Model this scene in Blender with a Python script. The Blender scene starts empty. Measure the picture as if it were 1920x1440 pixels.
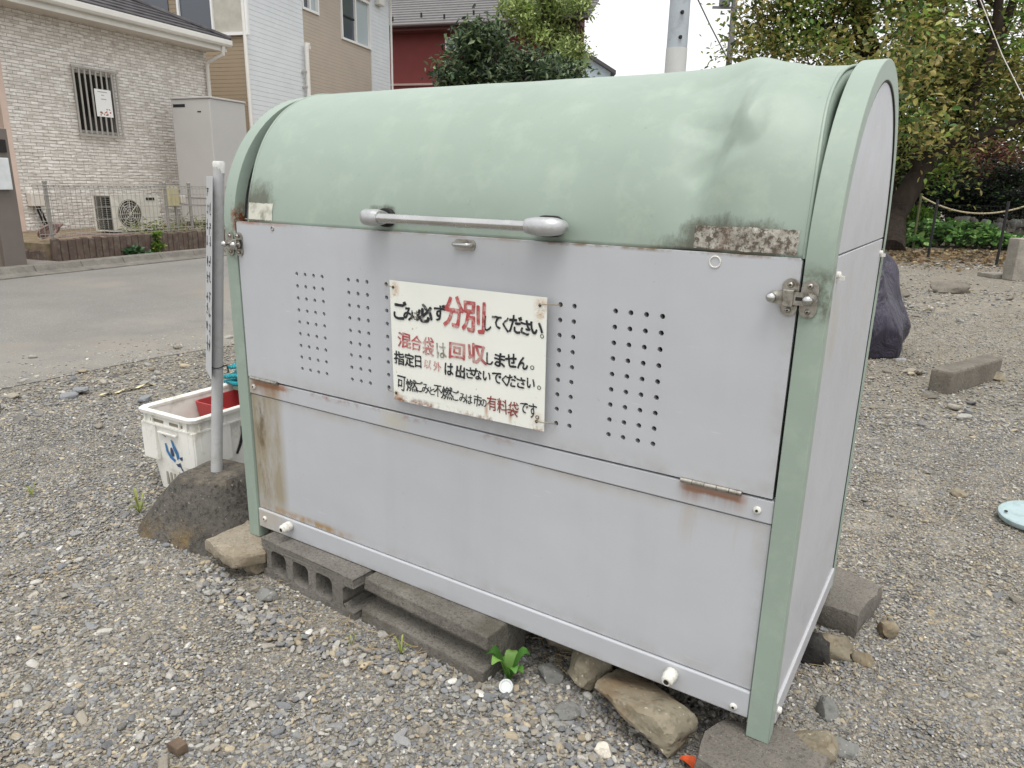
import bpy, bmesh, math, random
import numpy as np
from mathutils import Vector, Matrix, Quaternion, noise as mnoise
random.seed(7); RNG = np.random.default_rng(11)
scene = bpy.context.scene
COL = scene.collection
R = math.radians

# ------------------------------------------------------------------ camera
DZ = .022                            # the bin rides this much higher than its design datum
CAM = Vector((1.71308, -1.24270, 1.08627+DZ))
YAW, PITCH, ROLL = R(-32.4516), R(15.3945), R(1.1536)
FPX = 1351.093                       # focal length for a 1920 px wide frame
fwd = Vector((math.sin(YAW)*math.cos(PITCH), math.cos(YAW)*math.cos(PITCH), -math.sin(PITCH)))
rt0 = Vector((math.cos(YAW), -math.sin(YAW), 0)); up0 = rt0.cross(fwd)
RT = rt0*math.cos(ROLL) + up0*math.sin(ROLL); UP = up0*math.cos(ROLL) - rt0*math.sin(ROLL)
cd = bpy.data.cameras.new('camera'); cam = bpy.data.objects.new('camera', cd); COL.objects.link(cam)
cam.matrix_world = Matrix(((RT.x, UP.x, -fwd.x, CAM.x), (RT.y, UP.y, -fwd.y, CAM.y), (RT.z, UP.z, -fwd.z, CAM.z), (0, 0, 0, 1)))
cd.sensor_width = 36; cd.lens = FPX/1920*36; cd.clip_start = .02; cd.clip_end = 2000
scene.camera = cam

# ------------------------------------------------------------------ world, sun, exposure
SUN_AZ, SUN_EL = R(140), R(70)       # azimuth from +Y towards +X
world = bpy.data.worlds.new('World'); scene.world = world; world.use_nodes = True
wt = world.node_tree; wt.nodes.clear()
sky = wt.nodes.new('ShaderNodeTexSky'); sky.sky_type = 'NISHITA'; sky.sun_disc = False
sky.sun_elevation = SUN_EL; sky.sun_rotation = SUN_AZ; sky.air_density = 1.0; sky.dust_density = 6.0; sky.ozone_density = 1.0
hsv = wt.nodes.new('ShaderNodeHueSaturation'); hsv.inputs['Saturation'].default_value = .12; hsv.inputs['Value'].default_value = 1.0
mixw = wt.nodes.new('ShaderNodeMix'); mixw.data_type = 'RGBA'; mixw.inputs['Factor'].default_value = .6
mixw.inputs['B'].default_value = (9.6, 9.7, 9.8, 1)     # even veil of bright cloud over the whole sky
bg = wt.nodes.new('ShaderNodeBackground'); bg.inputs['Strength'].default_value = .15
wo = wt.nodes.new('ShaderNodeOutputWorld')
wt.links.new(sky.outputs[0], hsv.inputs['Color']); wt.links.new(hsv.outputs[0], mixw.inputs['A'])
wt.links.new(mixw.outputs['Result'], bg.inputs['Color']); wt.links.new(bg.outputs[0], wo.inputs['Surface'])
sd = bpy.data.lights.new('sun', 'SUN'); sd.energy = 1.5; sd.angle = R(28); sd.color = (1, .97, .92)
sun = bpy.data.objects.new('sun', sd); COL.objects.link(sun)
sdir = Vector((math.sin(SUN_AZ)*math.cos(SUN_EL), math.cos(SUN_AZ)*math.cos(SUN_EL), math.sin(SUN_EL)))
sun.rotation_euler = (-sdir).to_track_quat('-Z', 'Y').to_euler(); sun.location = (0, 0, 30)
vs = scene.view_settings; vs.view_transform = 'Standard'; vs.look = 'None'; vs.gamma = 1; vs.use_curve_mapping = False
vs.exposure = 0.15
scene.render.engine = 'CYCLES'; cy = scene.cycles
cy.use_denoising = True; cy.max_bounces = 8; cy.transparent_max_bounces = 12; cy.sample_clamp_indirect = 6
try: cy.denoiser = 'OPENIMAGEDENOISE'
except Exception: pass

# ------------------------------------------------------------------ pixel helpers (1920x1440 frame -> a point on a real plane)
def ray(x, y): return fwd + RT*((x-960)/FPX) - UP*((y-720)/FPX)
def gp(x, y, z=0.):
    k = ray(x, y); return CAM + k*((z-CAM.z)/k.z)
def dp(x, y, depth): return CAM + ray(x, y)*depth
def pp(x, y, P, d):                  # on the vertical plane through P along d
    n = Vector((-d[1], d[0], 0)); k = ray(x, y); return CAM + k*((Vector(P)-CAM).dot(n)/k.dot(n))

# ------------------------------------------------------------------ node materials
def lin(r, g, b):
    f = lambda c: (c/255/12.92) if c/255 <= .04045 else ((c/255+.055)/1.055)**2.4
    return (f(r), f(g), f(b), 1)
class NT:
    def __init__(s, name):
        s.m = bpy.data.materials.new(name); s.m.use_nodes = True
        s.t = s.m.node_tree; s.p = s.t.nodes['Principled BSDF']; s._c = None
    def n(s, typ, props=None, **ins):
        nd = s.t.nodes.new(typ)
        for k, v in (props or {}).items(): setattr(nd, k, v)
        for k, v in ins.items():
            s.set(nd.inputs[int(k[1:])] if k[0] == 'i' and k[1:].isdigit() else nd.inputs[k.replace('_', ' ')], v)
        return nd
    def set(s, sock, v):
        if isinstance(v, bpy.types.NodeSocket): s.t.links.new(v, sock)
        else: sock.default_value = v
    def co(s):
        if s._c is None: s._c = s.t.nodes.new('ShaderNodeTexCoord').outputs['Object']
        return s._c
    def math(s, op, a, b=0., clamp=False):
        nd = s.t.nodes.new('ShaderNodeMath'); nd.operation = op; nd.use_clamp = clamp
        s.set(nd.inputs[0], a); s.set(nd.inputs[1], b); return nd.outputs[0]
    def noise(s, scale, detail=4, rough=.6, vec=None, stretch=None, out=0, dist=0):
        v = vec or s.co()
        if stretch:
            mp = s.t.nodes.new('ShaderNodeMapping'); s.set(mp.inputs[0], v); mp.inputs['Scale'].default_value = stretch; v = mp.outputs[0]
        nd = s.n('ShaderNodeTexNoise', Scale=scale, Detail=detail, Roughness=rough, Distortion=dist); s.set(nd.inputs['Vector'], v); return nd.outputs[out]
    def voro(s, scale, vec=None, feature='F1', out=0):
        nd = s.n('ShaderNodeTexVoronoi', dict(feature=feature), Scale=scale); s.set(nd.inputs['Vector'], vec or s.co()); return nd.outputs[out]
    def ramp(s, f, a, b, c0=(0, 0, 0, 1), c1=(1, 1, 1, 1)):
        nd = s.t.nodes.new('ShaderNodeValToRGB'); e = nd.color_ramp.elements
        e[0].position = a; e[1].position = b; e[0].color = c0; e[1].color = c1; s.set(nd.inputs[0], f); return nd.outputs[0]
    def mr(s, f, a, b, c=0., d=1.):
        nd = s.n('ShaderNodeMapRange'); s.set(nd.inputs[0], f)
        for i, v in enumerate((a, b, c, d)): nd.inputs[i+1].default_value = v
        return nd.outputs[0]
    def mix(s, f, a, b, blend='MIX'):
        nd = s.t.nodes.new('ShaderNodeMix'); nd.data_type = 'RGBA'; nd.blend_type = blend
        s.set(nd.inputs['Factor'], f); s.set(nd.inputs['A'], a); s.set(nd.inputs['B'], b); return nd.outputs['Result']
    def xyz(s):
        nd = s.t.nodes.new('ShaderNodeSeparateXYZ'); s.set(nd.inputs[0], s.co()); return nd.outputs
    def box(s, x0, x1, z0, z1, soft=.01, softz=None):   # smooth mask of an X/Z window in object space
        o = s.xyz(); sz = softz or soft
        a = s.math('MULTIPLY', s.mr(o[0], x0-soft, x0+soft), s.mr(o[0], x1+soft, x1-soft))
        b = s.math('MULTIPLY', s.mr(o[2], z0-sz, z0+sz), s.mr(o[2], z1+sz, z1-sz))
        return s.math('MULTIPLY', a, b)
    def bump(s, h, strength=.3, dist=.01):
        nd = s.n('ShaderNodeBump', Strength=strength, Distance=dist, Height=h); s.t.links.new(nd.outputs[0], s.p.inputs['Normal'])
    def done(s, col=None, rough=None, metal=None, spec=None):
        if col is not None: s.set(s.p.inputs['Base Color'], col)
        if rough is not None: s.set(s.p.inputs['Roughness'], rough)
        if metal is not None: s.set(s.p.inputs['Metallic'], metal)
        if spec is not None: s.set(s.p.inputs['Specular IOR Level'], spec)
        return s.m
def simple(name, col, rough=.6, var=.12, scale=6., bump=0., bscale=40., metal=0., spec=.4, dirt=None, dscale=3.):
    t = NT(name); f = t.noise(scale, 5, .65)
    dk = tuple(c*(1-var) for c in col[:3])+(1,); lt = tuple(min(1, c*(1+var)) for c in col[:3])+(1,)
    c = t.ramp(f, .3, .7, dk, lt)
    if dirt: c = t.mix(t.ramp(t.noise(dscale, 6, .7), .5, .72), c, dirt)
    if bump: t.bump(t.noise(bscale, 6, .65), bump, .01)
    return t.done(c, t.mr(t.noise(scale*2, 3), .3, .7, max(0, rough-.08), min(1, rough+.08)), metal, spec)
def concrete(name, col, grit=120., pits=.5, stain=None):
    t = NT(name); a = t.noise(5, 6, .7); g = t.noise(grit, 3, .7); v = t.voro(grit*1.6)
    dk = tuple(c*.66 for c in col[:3])+(1,); lt = tuple(min(1, c*1.25) for c in col[:3])+(1,)
    c = t.ramp(a, .3, .72, dk, lt)
    c = t.mix(t.ramp(g, .5, .75), c, tuple(x*.45 for x in col[:3])+(1,))
    c = t.mix(t.ramp(t.noise(grit*2.2, 2), .66, .74), c, tuple(min(1, x*1.9) for x in col[:3])+(1,))
    if stain: c = t.mix(t.ramp(t.noise(7, 5), .48, .66), c, stain)
    h = t.math('ADD', t.math('MULTIPLY', g, .6), t.math('MULTIPLY', t.math('MINIMUM', v, .35), 1.6))
    t.bump(h, pits, .006)
    return t.done(c, .93, 0, .2)

# ------------------------------------------------------------------ mesh helpers
class MB:
    def __init__(s): s.v = []; s.f = []
    def add(s, vs, fs):
        b = len(s.v); s.v += [tuple(p) for p in vs]; s.f += [tuple(i+b for i in f) for f in fs]; return s
    def box(s, x0, x1, y0, y1, z0, z1, fr=None):
        P = [(x, y, z) for z in (z0, z1) for y in (y0, y1) for x in (x0, x1)]
        if fr: P = [fr(*p) for p in P]
        return s.add(P, [(0, 2, 3, 1), (4, 5, 7, 6), (0, 1, 5, 4), (2, 6, 7, 3), (0, 4, 6, 2), (1, 3, 7, 5)])
    def prism(s, poly, a, b, fn):    # polygon (u,v) from level a to b; fn(u,v,w)->point
        n = len(poly); P = [fn(u, v, a) for u, v in poly]+[fn(u, v, b) for u, v in poly]
        return s.add(P, [tuple(range(n-1, -1, -1)), tuple(range(n, 2*n))]+[(i, (i+1) % n, n+(i+1) % n, n+i) for i in range(n)])
    def tube(s, pts, r, seg=8, caps=True):
        pts = [Vector(p) for p in pts]; rs = r if isinstance(r, (list, tuple)) else [r]*len(pts); b0 = len(s.v)
        nrm = None; n = len(pts)
        for i, p in enumerate(pts):
            t = (pts[min(i+1, n-1)]-pts[max(i-1, 0)]).normalized()
            if nrm is None: nrm = t.orthogonal().normalized()
            nrm = (nrm-t*nrm.dot(t)).normalized(); bn = t.cross(nrm)
            s.v += [tuple(p+(nrm*math.cos(a)+bn*math.sin(a))*rs[i]) for a in [2*math.pi*k/seg for k in range(seg)]]
        for i in range(n-1):
            for k in range(seg):
                a = b0+i*seg+k; c = b0+i*seg+(k+1) % seg; s.f.append((a, c, c+seg, a+seg))
        if caps: s.f.append(tuple(b0+k for k in range(seg-1, -1, -1))); s.f.append(tuple(b0+(n-1)*seg+k for k in range(seg)))
        return s
    def cyl(s, p0, p1, r0, r1=None, seg=16): return s.tube([p0, p1], [r0, r0 if r1 is None else r1], seg)
    def lathe(s, prof, c, axis=(0, 0, 1), seg=24):     # prof [(r,h)]
        ax = Vector(axis).normalized(); u = ax.orthogonal().normalized(); w = ax.cross(u); c = Vector(c); b0 = len(s.v)
        for r_, h in prof: s.v += [tuple(c+ax*h+(u*math.cos(a)+w*math.sin(a))*r_) for a in [2*math.pi*k/seg for k in range(seg)]]
        for i in range(len(prof)-1):
            for k in range(seg):
                a = b0+i*seg+k; d = b0+i*seg+(k+1) % seg; s.f.append((a, d, d+seg, a+seg))
        s.f.append(tuple(b0+k for k in range(seg-1, -1, -1))); s.f.append(tuple(b0+(len(prof)-1)*seg+k for k in range(seg)))
        return s
    def build(s, name, mat, parent=None, smooth=None, bev=0., seg=2):
        me = bpy.data.meshes.new(name); me.from_pydata(s.v, [], s.f); me.update()
        return mk(name, me, mat, parent, smooth, bev, seg)
def mk(name, me, mat, parent=None, smooth=None, bev=0., seg=2):
    bm = bmesh.new(); bm.from_mesh(me); bmesh.ops.recalc_face_normals(bm, faces=bm.faces); bm.to_mesh(me); bm.free()
    if mat and not me.materials: me.materials.append(mat)
    o = bpy.data.objects.new(name, me); COL.objects.link(o)
    if parent: o.parent = parent; o.location = -Vector(base_of(parent))
    if smooth is not None:
        me.polygons.foreach_set('use_smooth', [True]*len(me.polygons))
        try: me.set_sharp_from_angle(angle=R(smooth))
        except Exception: pass
    if bev:
        m = o.modifiers.new('bevel', 'BEVEL'); m.width = bev; m.segments = seg; m.limit_method = 'ANGLE'; m.angle_limit = R(40)
        try: m.harden_normals = False
        except Exception: pass
    return o
def base_of(o):                      # world position of a root/part (meshes are modelled in world space)
    v = Vector((0, 0, 0))
    while o is not None: v = v+Vector(o.location); o = o.parent
    return v
def thing(name, label, cat, loc, group=None):
    o = bpy.data.objects.new(name, None); COL.objects.link(o); o.location = loc; o.empty_display_size = .1
    return tag(o, label, cat, group)
def tag(o, label, cat, group=None, kind=None):
    o['label'] = label; o['category'] = cat
    if group: o['group'] = group
    if kind: o['kind'] = kind
    return o
def struct(o): o['kind'] = 'structure'; return o
def curve_shape(name, loops, depth, to_world, mat, parent=None, bev=0., smooth=None, offset=0.):
    """2D loops (first outer, others holes) filled and extruded; to_world(u,v,w)"""
    cu = bpy.data.curves.new('tmp', 'CURVE'); cu.dimensions = '2D'; cu.fill_mode = 'BOTH'; cu.extrude = depth/2; cu.offset = offset
    for lp in loops:
        sp = cu.splines.new('POLY'); sp.points.add(len(lp)-1); sp.use_cyclic_u = True
        for p, q in zip(sp.points, lp): p.co = (q[0], q[1], 0, 1)
    me = cu_mesh(cu)
    for v in me.vertices: v.co = to_world(*v.co)
    me.name = name
    return mk(name, me, mat, parent, smooth, bev)
def cu_mesh(cu):
    ob = bpy.data.objects.new('tmp', cu); COL.objects.link(ob); bpy.context.view_layer.update()
    dg = bpy.context.evaluated_depsgraph_get(); me = bpy.data.meshes.new_from_object(ob.evaluated_get(dg))
    bpy.data.objects.remove(ob); bpy.data.curves.remove(cu); me.materials.clear(); return me
def circ(cx, cz, r, n=12, r2=None): return [(cx+r*math.cos(2*math.pi*k/n), cz+(r2 or r)*math.sin(2*math.pi*k/n)) for k in range(n)]
def pillp(cx, cz, hw, hh, n=6):      # rounded-end strip outline
    r = min(hw, hh); P = []
    for q, (sx, sz) in enumerate(((1, 1), (-1, 1), (-1, -1), (1, -1))):
        for k in range(n+1):
            a = math.pi/2*(q+k/n); P.append((cx+sx*(hw-r)+r*math.cos(a), cz+sz*(hh-r)+r*math.sin(a)))
    return P
XZ = lambda y: (lambda u, v, w: (u, y+w, v))     # plate facing the camera side, centred on y
def rock(name, c, size, mat, seed, parent=None, rotz=0., rough=.22, sub=3, flat=.0, tilt=(0, 0), smooth=35, facets=9, boxy=0.):
    bm = bmesh.new(); bmesh.ops.create_icosphere(bm, subdivisions=sub, radius=1)
    rr = random.Random(seed); pls = []
    for k in range(facets):
        n = Vector((rr.gauss(0, 1), rr.gauss(0, 1), rr.gauss(0, 1))).normalized(); pls.append((n, rr.uniform(.50, .86)))
    off = Vector((seed*3.1, seed*1.7, seed*.9))
    Mx = Matrix.Rotation(rotz, 3, 'Z') @ Matrix.Rotation(tilt[0], 3, 'X') @ Matrix.Rotation(tilt[1], 3, 'Y')
    for v in bm.verts:
        p = v.co.copy()
        if boxy: p = p/((abs(p.x)**boxy+abs(p.y)**boxy+abs(p.z)**boxy)**(1/boxy))
        for n, d in pls:
            e = p.dot(n)-d
            if e > 0: p -= n*e
        p *= 1+rough*mnoise.fractal(p*1.7+off, 1.0, 2.0, 4)
        if p.z < -.75+flat: p.z = -.75+flat
        q = Mx @ Vector((p.x*size[0], p.y*size[1], p.z*size[2])); v.co = q+Vector(c)
    me = bpy.data.meshes.new(name); bm.to_mesh(me); bm.free()
    return mk(name, me, mat, parent, smooth)
def slab(name, poly, z0, z1, mat, seed=0, jag=.006, parent=None, bev=.004, tilt=None):
    """rough-edged broken slab: outline polygon subdivided and jittered, slightly uneven top"""
    rr = random.Random(seed); P = []
    n = len(poly)
    for i in range(n):
        a = Vector(poly[i]); b = Vector(poly[(i+1) % n]); k = max(2, int((b-a).length/.025))
        for j in range(k):
            q = a.lerp(b, j/k); P.append((q.x+rr.uniform(-jag, jag), q.y+rr.uniform(-jag, jag)))
    cx = sum(p[0] for p in P)/len(P); cy_ = sum(p[1] for p in P)/len(P)
    tz = (lambda x, y: (x-cx)*tilt[0]+(y-cy_)*tilt[1]) if tilt else (lambda x, y: 0)
    mb = MB(); m = len(P)
    rings = [(1-.03, z0, 0), (1., z0+(z1-z0)*.25, jag), (1., z0+(z1-z0)*.8, jag), (.97, z1, jag*.3), (.75, z1, jag*.5), (.4, z1, jag*.5)]
    V = []; F = []
    for s_, z, j in rings:
        for (x, y) in P:
            X = cx+(x-cx)*s_+rr.uniform(-j, j)*.5; Y = cy_+(y-cy_)*s_+rr.uniform(-j, j)*.5
            V.append((X, Y, z+tz(X, Y)+rr.uniform(-j, j)*.5))
    for i in range(len(rings)-1):
        for k in range(m): F.append((i*m+k, i*m+(k+1) % m, (i+1)*m+(k+1) % m, (i+1)*m+k))
    F.append(tuple(range(m-1, -1, -1))); F.append(tuple((len(rings)-1)*m+k for k in range(m)))
    return mb.add(V, F).build(name, mat, parent, 30)
def colour_attr(me, cols):           # per-vertex colour "col"
    a = me.color_attributes.new('col', 'FLOAT_COLOR', 'POINT'); arr = np.ones((len(me.vertices), 4), np.float32); arr[:, :3] = cols
    a.data.foreach_set('color', arr.ravel())
def leaf_mesh(name, cen, size, cols, mat, parent=None, seed=0, aspect=.5, updown=.35, droop=.0, fold=.25, dirs=None):
    """many small folded leaves in one mesh (crown of a plant)"""
    g = np.random.default_rng(seed); N = len(cen); cen = np.asarray(cen, float)
    d = g.normal(size=(N, 3)) if dirs is None else np.asarray(dirs)+g.normal(size=(N, 3))*.35
    d[:, 2] = d[:, 2]*updown-droop; d /= np.linalg.norm(d, axis=1)[:, None]+1e-9
    w = np.cross(d, g.normal(size=(N, 3))*.55+np.array([0, 0, 1.])); w /= np.linalg.norm(w, axis=1)[:, None]+1e-9
    nn = np.cross(w, d); L = np.asarray(size)[:, None]*(.7+.6*g.random((N, 1)))
    V = np.empty((N, 6, 3))
    V[:, 0] = cen; V[:, 1] = cen+d*L*.35+w*L*aspect*.5+nn*L*fold*.3; V[:, 2] = cen+d*L*.72+w*L*aspect*.38+nn*L*fold*.2
    V[:, 3] = cen+d*L-nn*L*fold*.35; V[:, 4] = cen+d*L*.72-w*L*aspect*.38+nn*L*fold*.2; V[:, 5] = cen+d*L*.35-w*L*aspect*.5+nn*L*fold*.3
    idx = np.arange(N)[:, None]*6
    F = np.concatenate([idx+np.array([0, 1, 2, 3]), idx+np.array([0, 3, 4, 5])], 1).reshape(-1, 4)
    me = bpy.data.meshes.new(name); me.vertices.add(N*6); me.vertices.foreach_set('co', V.ravel().astype(np.float32))
    me.loops.add(F.size); me.loops.foreach_set('vertex_index', F.ravel().astype(np.int32))
    me.polygons.add(len(F)); me.polygons.foreach_set('loop_start', np.arange(0, F.size, 4, dtype=np.int32)); me.update(); me.validate()
    colour_attr(me, np.repeat(np.asarray(cols), 6, 0)); me.materials.append(mat)
    o = bpy.data.objects.new(name, me); COL.objects.link(o)
    if parent: o.parent = parent; o.location = -Vector(base_of(parent))
    return o
def pick_cols(N, pal, seed=0, jit=.2):
    g = np.random.default_rng(seed); P = np.array([p[:3] for p in pal]); c = P[g.integers(0, len(P), N)]
    return np.clip(c*(1+jit*g.normal(size=(N, 1))), .003, 1)
def leaf_mat(name, trans=.25, rough=.5):
    t = NT(name); a = t.n('ShaderNodeAttribute', dict(attribute_name='col')).outputs['Color']
    t.done(a, rough, 0, .35)
    tr = t.n('ShaderNodeBsdfTranslucent'); t.set(tr.inputs['Color'], t.mix(.5, a, (.35, .45, .05, 1), 'MULTIPLY') if False else a)
    mx = t.n('ShaderNodeMixShader'); mx.inputs[0].default_value = trans
    out = [n for n in t.t.nodes if n.type == 'OUTPUT_MATERIAL'][0]
    t.t.links.new(t.p.outputs[0], mx.inputs[1]); t.t.links.new(tr.outputs[0], mx.inputs[2]); t.t.links.new(mx.outputs[0], out.inputs['Surface'])
    return t.m
# ================================================================== SETTING
# ---- ground (one sheet to the horizon)
def ground_mat():
    t = NT('gravel_dirt'); big = t.noise(.9, 4, .6)
    v1 = t.n('ShaderNodeTexVoronoi', Scale=62.); v2 = t.n('ShaderNodeTexVoronoi', Scale=150.); v3 = t.n('ShaderNodeTexVoronoi', Scale=26.)
    for v in (v1, v2, v3): t.set(v.inputs['Vector'], t.co())
    pal = lambda o: t.n('ShaderNodeSeparateColor', Color=o).outputs
    stone = t.ramp(pal(v1.outputs['Color'])[0], .0, 1., lin(104, 102, 99), lin(176, 172, 163))
    stone = t.mix(t.ramp(pal(v1.outputs['Color'])[1], .8, .84), stone, lin(176, 160, 130))
    fine = t.ramp(pal(v2.outputs['Color'])[0], 0, 1, lin(112, 108, 100), lin(168, 162, 150))
    big3 = t.ramp(pal(v3.outputs['Color'])[0], 0, 1, lin(95, 95, 95), lin(180, 175, 165))
    c = t.mix(t.ramp(pal(v3.outputs['Color'])[2], .62, .66), stone, big3)
    c = t.mix(t.ramp(big, .42, .6), c, fine)
    crack = t.math('MINIMUM', v1.outputs['Distance'], .5)
    c = t.mix(t.mr(v1.outputs['Distance'], .35, .7, 0, .4), c, lin(84, 79, 70))
    # browner soil towards the yard on the right
    x = t.xyz(); br = t.mr(x[1], 1.0, 4.5, .05, .4)
    c = t.mix(t.math('MULTIPLY', br, t.ramp(t.noise(1.6, 5), .3, .65)), c, lin(148, 140, 124))
    # leaf litter browner strip by the net fence
    lit = t.math('MULTIPLY', t.mr(x[1], 11.2, 12.6), t.mr(x[1], 17.5, 15.5)); lit = t.math('MULTIPLY', lit, t.mr(x[0], -1.5, -.5))
    c = t.mix(t.math('MULTIPLY', lit, t.ramp(t.noise(7, 5, .7), .4, .65)), c, lin(116, 98, 74))
    h = t.math('ADD', t.math('MULTIPLY', t.mr(v1.outputs['Distance'], 0, .6, 1, 0), 1.), t.math('MULTIPLY', t.mr(v2.outputs['Distance'], 0, .6, .4, 0), 1.))
    t.bump(h, .9, .012)
    return t.done(c, .95, 0, .15)
M_GROUND = ground_mat()
def sheet(name, P, mat): return MB().add(P, [tuple(range(len(P)))]).build(name, mat)
struct(sheet('ground', [(-400, -400, 0), (400, -400, 0), (400, 400, 0), (-400, 400, 0)], M_GROUND))

# ---- road along the houses
D1 = Vector((-.184, .983, 0)).normalized(); N1 = Vector((D1.y, -D1.x, 0)); O1 = Vector((-10.63, 4.11, 0))
def H(s, t, z=0.): return O1+D1*s+N1*t+Vector((0, 0, z))
def asphalt():
    t = NT('asphalt'); a = t.noise(1.1, 5, .6); g = t.noise(180, 2, .6)
    c = t.ramp(a, .3, .7, lin(120, 118, 114), lin(137, 135, 130))
    c = t.mix(t.ramp(g, .45, .7), c, lin(104, 102, 99)); c = t.mix(t.ramp(t.noise(120, 1), .72, .76), c, lin(205, 200, 190))
    c = t.mix(t.math('MULTIPLY', t.ramp(t.noise(.5, 3), .55, .65), .5), c, lin(140, 132, 122))
    o = t.xyz(); tt = t.math('ADD', t.math('MULTIPLY', t.math('ADD', o[0], 10.63), D1.y), t.math('MULTIPLY', t.math('SUBTRACT', o[1], 4.11), -D1.x))
    dust = t.math('MULTIPLY', t.mr(tt, 5.9, 7.2), t.ramp(t.noise(2.2, 6, .7), .35, .65)); c = t.mix(t.math('MULTIPLY', dust, .55), c, lin(146, 139, 127))   # sand carried onto the road edge
    t.bump(g, .5, .004); return t.done(c, .9, 0, .25)
def road_edge(s):                    # how far the worn near edge lies from the house wall, along N1
    return 7.30+.13*math.sin(s*1.3)+.08*math.sin(s*3.7+1)+.25*mnoise.noise((s*.9, 3.3, 0))
P = [H(-30, 3.0), H(30, 3.0)]
s = 30.
while s >= -30: P.append(H(s, road_edge(s))); s -= .25
P = [(p[0], p[1], .004) for p in P]
bmr = MB()
n = len(P)-2
V = []; F = []
for i in range(n):
    s = 30-.25*i; q = H(s, 3.0, .004); V += [P[2+i], (q.x, q.y, .004)]
for i in range(n-1): F.append((2*i, 2*i+2, 2*i+3, 2*i+1))
struct(bmr.add(V, F).build('road', asphalt()))
M_KERB = concrete('kerb_concrete', lin(122, 118, 111), 90)
M_CONC = concrete('weathered_concrete', lin(150, 145, 136), 90)
# gutter kerb on the far side: lipped concrete strip laid in lengths
g_ = MB(); kerb = thing('kerb', 'low concrete kerb strip along the far side of the road', 'kerb', H(0, 2.9)); struct(kerb)
s = -9.
while s < 16:
    mb = MB(); prof = [(3.02, 0), (3.02, .02), (2.86, .035), (2.82, .105), (2.70, .11), (2.70, 0)]
    mb.prism(prof, s+.004, s+.596, lambda u, v, w: tuple(H(w, u, v))); mb.build('kerb_stone', M_KERB, kerb, None, .006, 1); s += .6
del kerb['category']; del kerb['label']
# strip of pavement and raised bed behind the edging
M_PAVE = simple('pavement_concrete', lin(128, 124, 118), .9, .12, 3, .3, 80)
struct(MB().box(-14, -1.25, .0, 2.70, 0, .085, fr=lambda a, b, c: tuple(H(a, b, c))).build('pavement', M_PAVE))
M_SOIL = simple('bed_soil', lin(128, 112, 92), .95, .3, 9, .8, 60, dirt=lin(96, 96, 62), dscale=5)
struct(MB().box(-1.24, 14, -1.2, 2.28, 0, .29, fr=lambda a, b, c: tuple(H(a, b, c))).build('planting_bed', M_SOIL))

# ================================================================== GARBAGE STOCKER
W, PW, DEP = 1.521, .043, .70
ZB, ZRAIL0, ZMID0, ZDOOR0, ZT, ZF = .099, .158, .508, .556, .981, .062
CYc, CZc, RF = .35, .962, .35
ARCH = .361                          # vertical semi axis of the end arch
GREEN = lin(142, 157, 145)
def green_mat(name, lid):
    t = NT(name); a = t.noise(2.2, 5, .6); b = t.noise(14, 5, .7)
    c = t.ramp(a, .3, .7, tuple(x*.93 for x in GREEN[:3])+(1,), tuple(min(1, x*1.06) for x in GREEN[:3])+(1,))
    c = t.mix(t.math('MULTIPLY', t.ramp(b, .5, .75), .18), c, lin(196, 208, 192))      # chalky fading
    c = t.mix(t.math('MULTIPLY', t.ramp(t.noise(60, 3), .68, .74), .25), c, lin(110, 128, 108))
    grime = lin(74, 72, 58)
    if lid:
        n1 = t.noise(17, 9, .8); n2 = t.noise(52, 7, .8, stretch=(1, 1, .3))
        def blot(x0, x1, z0, z1, soft, sz, lo, hi, k):
            nonlocal c
            m = t.math('MULTIPLY', t.box(x0, x1, z0, z1, soft, sz), k)
            f = t.ramp(t.math('ADD', t.math('MULTIPLY', m, .62), t.math('SUBTRACT', t.math('MULTIPLY', t.math('ADD', n1, n2), .5), .30)), lo, hi)
            c = t.mix(t.math('MULTIPLY', f, .8), c, grime)
        blot(.02, .19, .95, 1.10, .05, .06, .55, .80, 1.05)
        blot(1.24, 1.46, .95, 1.05, .05, .03, .54, .74, 1.0)
        blot(1.20, 1.30, .95, 1.01, .03, .03, .52, .8, 1.)
        blot(.50, .60, 1.0, 1.045, .02, .012, .6, .8, .9)
        blot(1.03, 1.085, .975, 1.04, .03, .025, .66, .9, .75)
        blot(.04, 1.5, .93, .988, .02, .008, .66, .95, .8)
        # dusty top
        sc = t.noise(5, 4, .6, stretch=(1, .3, .3)); c = t.mix(t.math('MULTIPLY', t.ramp(sc, .6, .8), .12), c, lin(214, 220, 204))
    else:
        d = t.math('MULTIPLY', t.box(1.47, 1.54, .885, .965, .012, .015), t.ramp(t.noise(40, 6, .75), .4, .62)); c = t.mix(t.math('MULTIPLY', d, .8), c, grime)
        d = t.math('MULTIPLY', t.box(-.01, .05, .88, .97, .01, .012), t.ramp(t.noise(40, 6, .75), .42, .62)); c = t.mix(t.math('MULTIPLY', d, .6), c, grime)
        d = t.math('MULTIPLY', t.box(.03, .06, .96, 1.02, .006, .02), t.ramp(t.noise(50, 6, .75), .4, .55)); c = t.mix(d, c, lin(110, 62, 32))
    t.bump(t.noise(9, 4), .05, .01)
    return t.done(c, t.mr(b, .3, .7, .40, .55), 0, .5)
M_LID = green_mat('faded_green_lid_paint', True); M_GREEN = green_mat('faded_green_frame_paint', False)
PANEL = lin(182, 184, 188)
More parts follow.
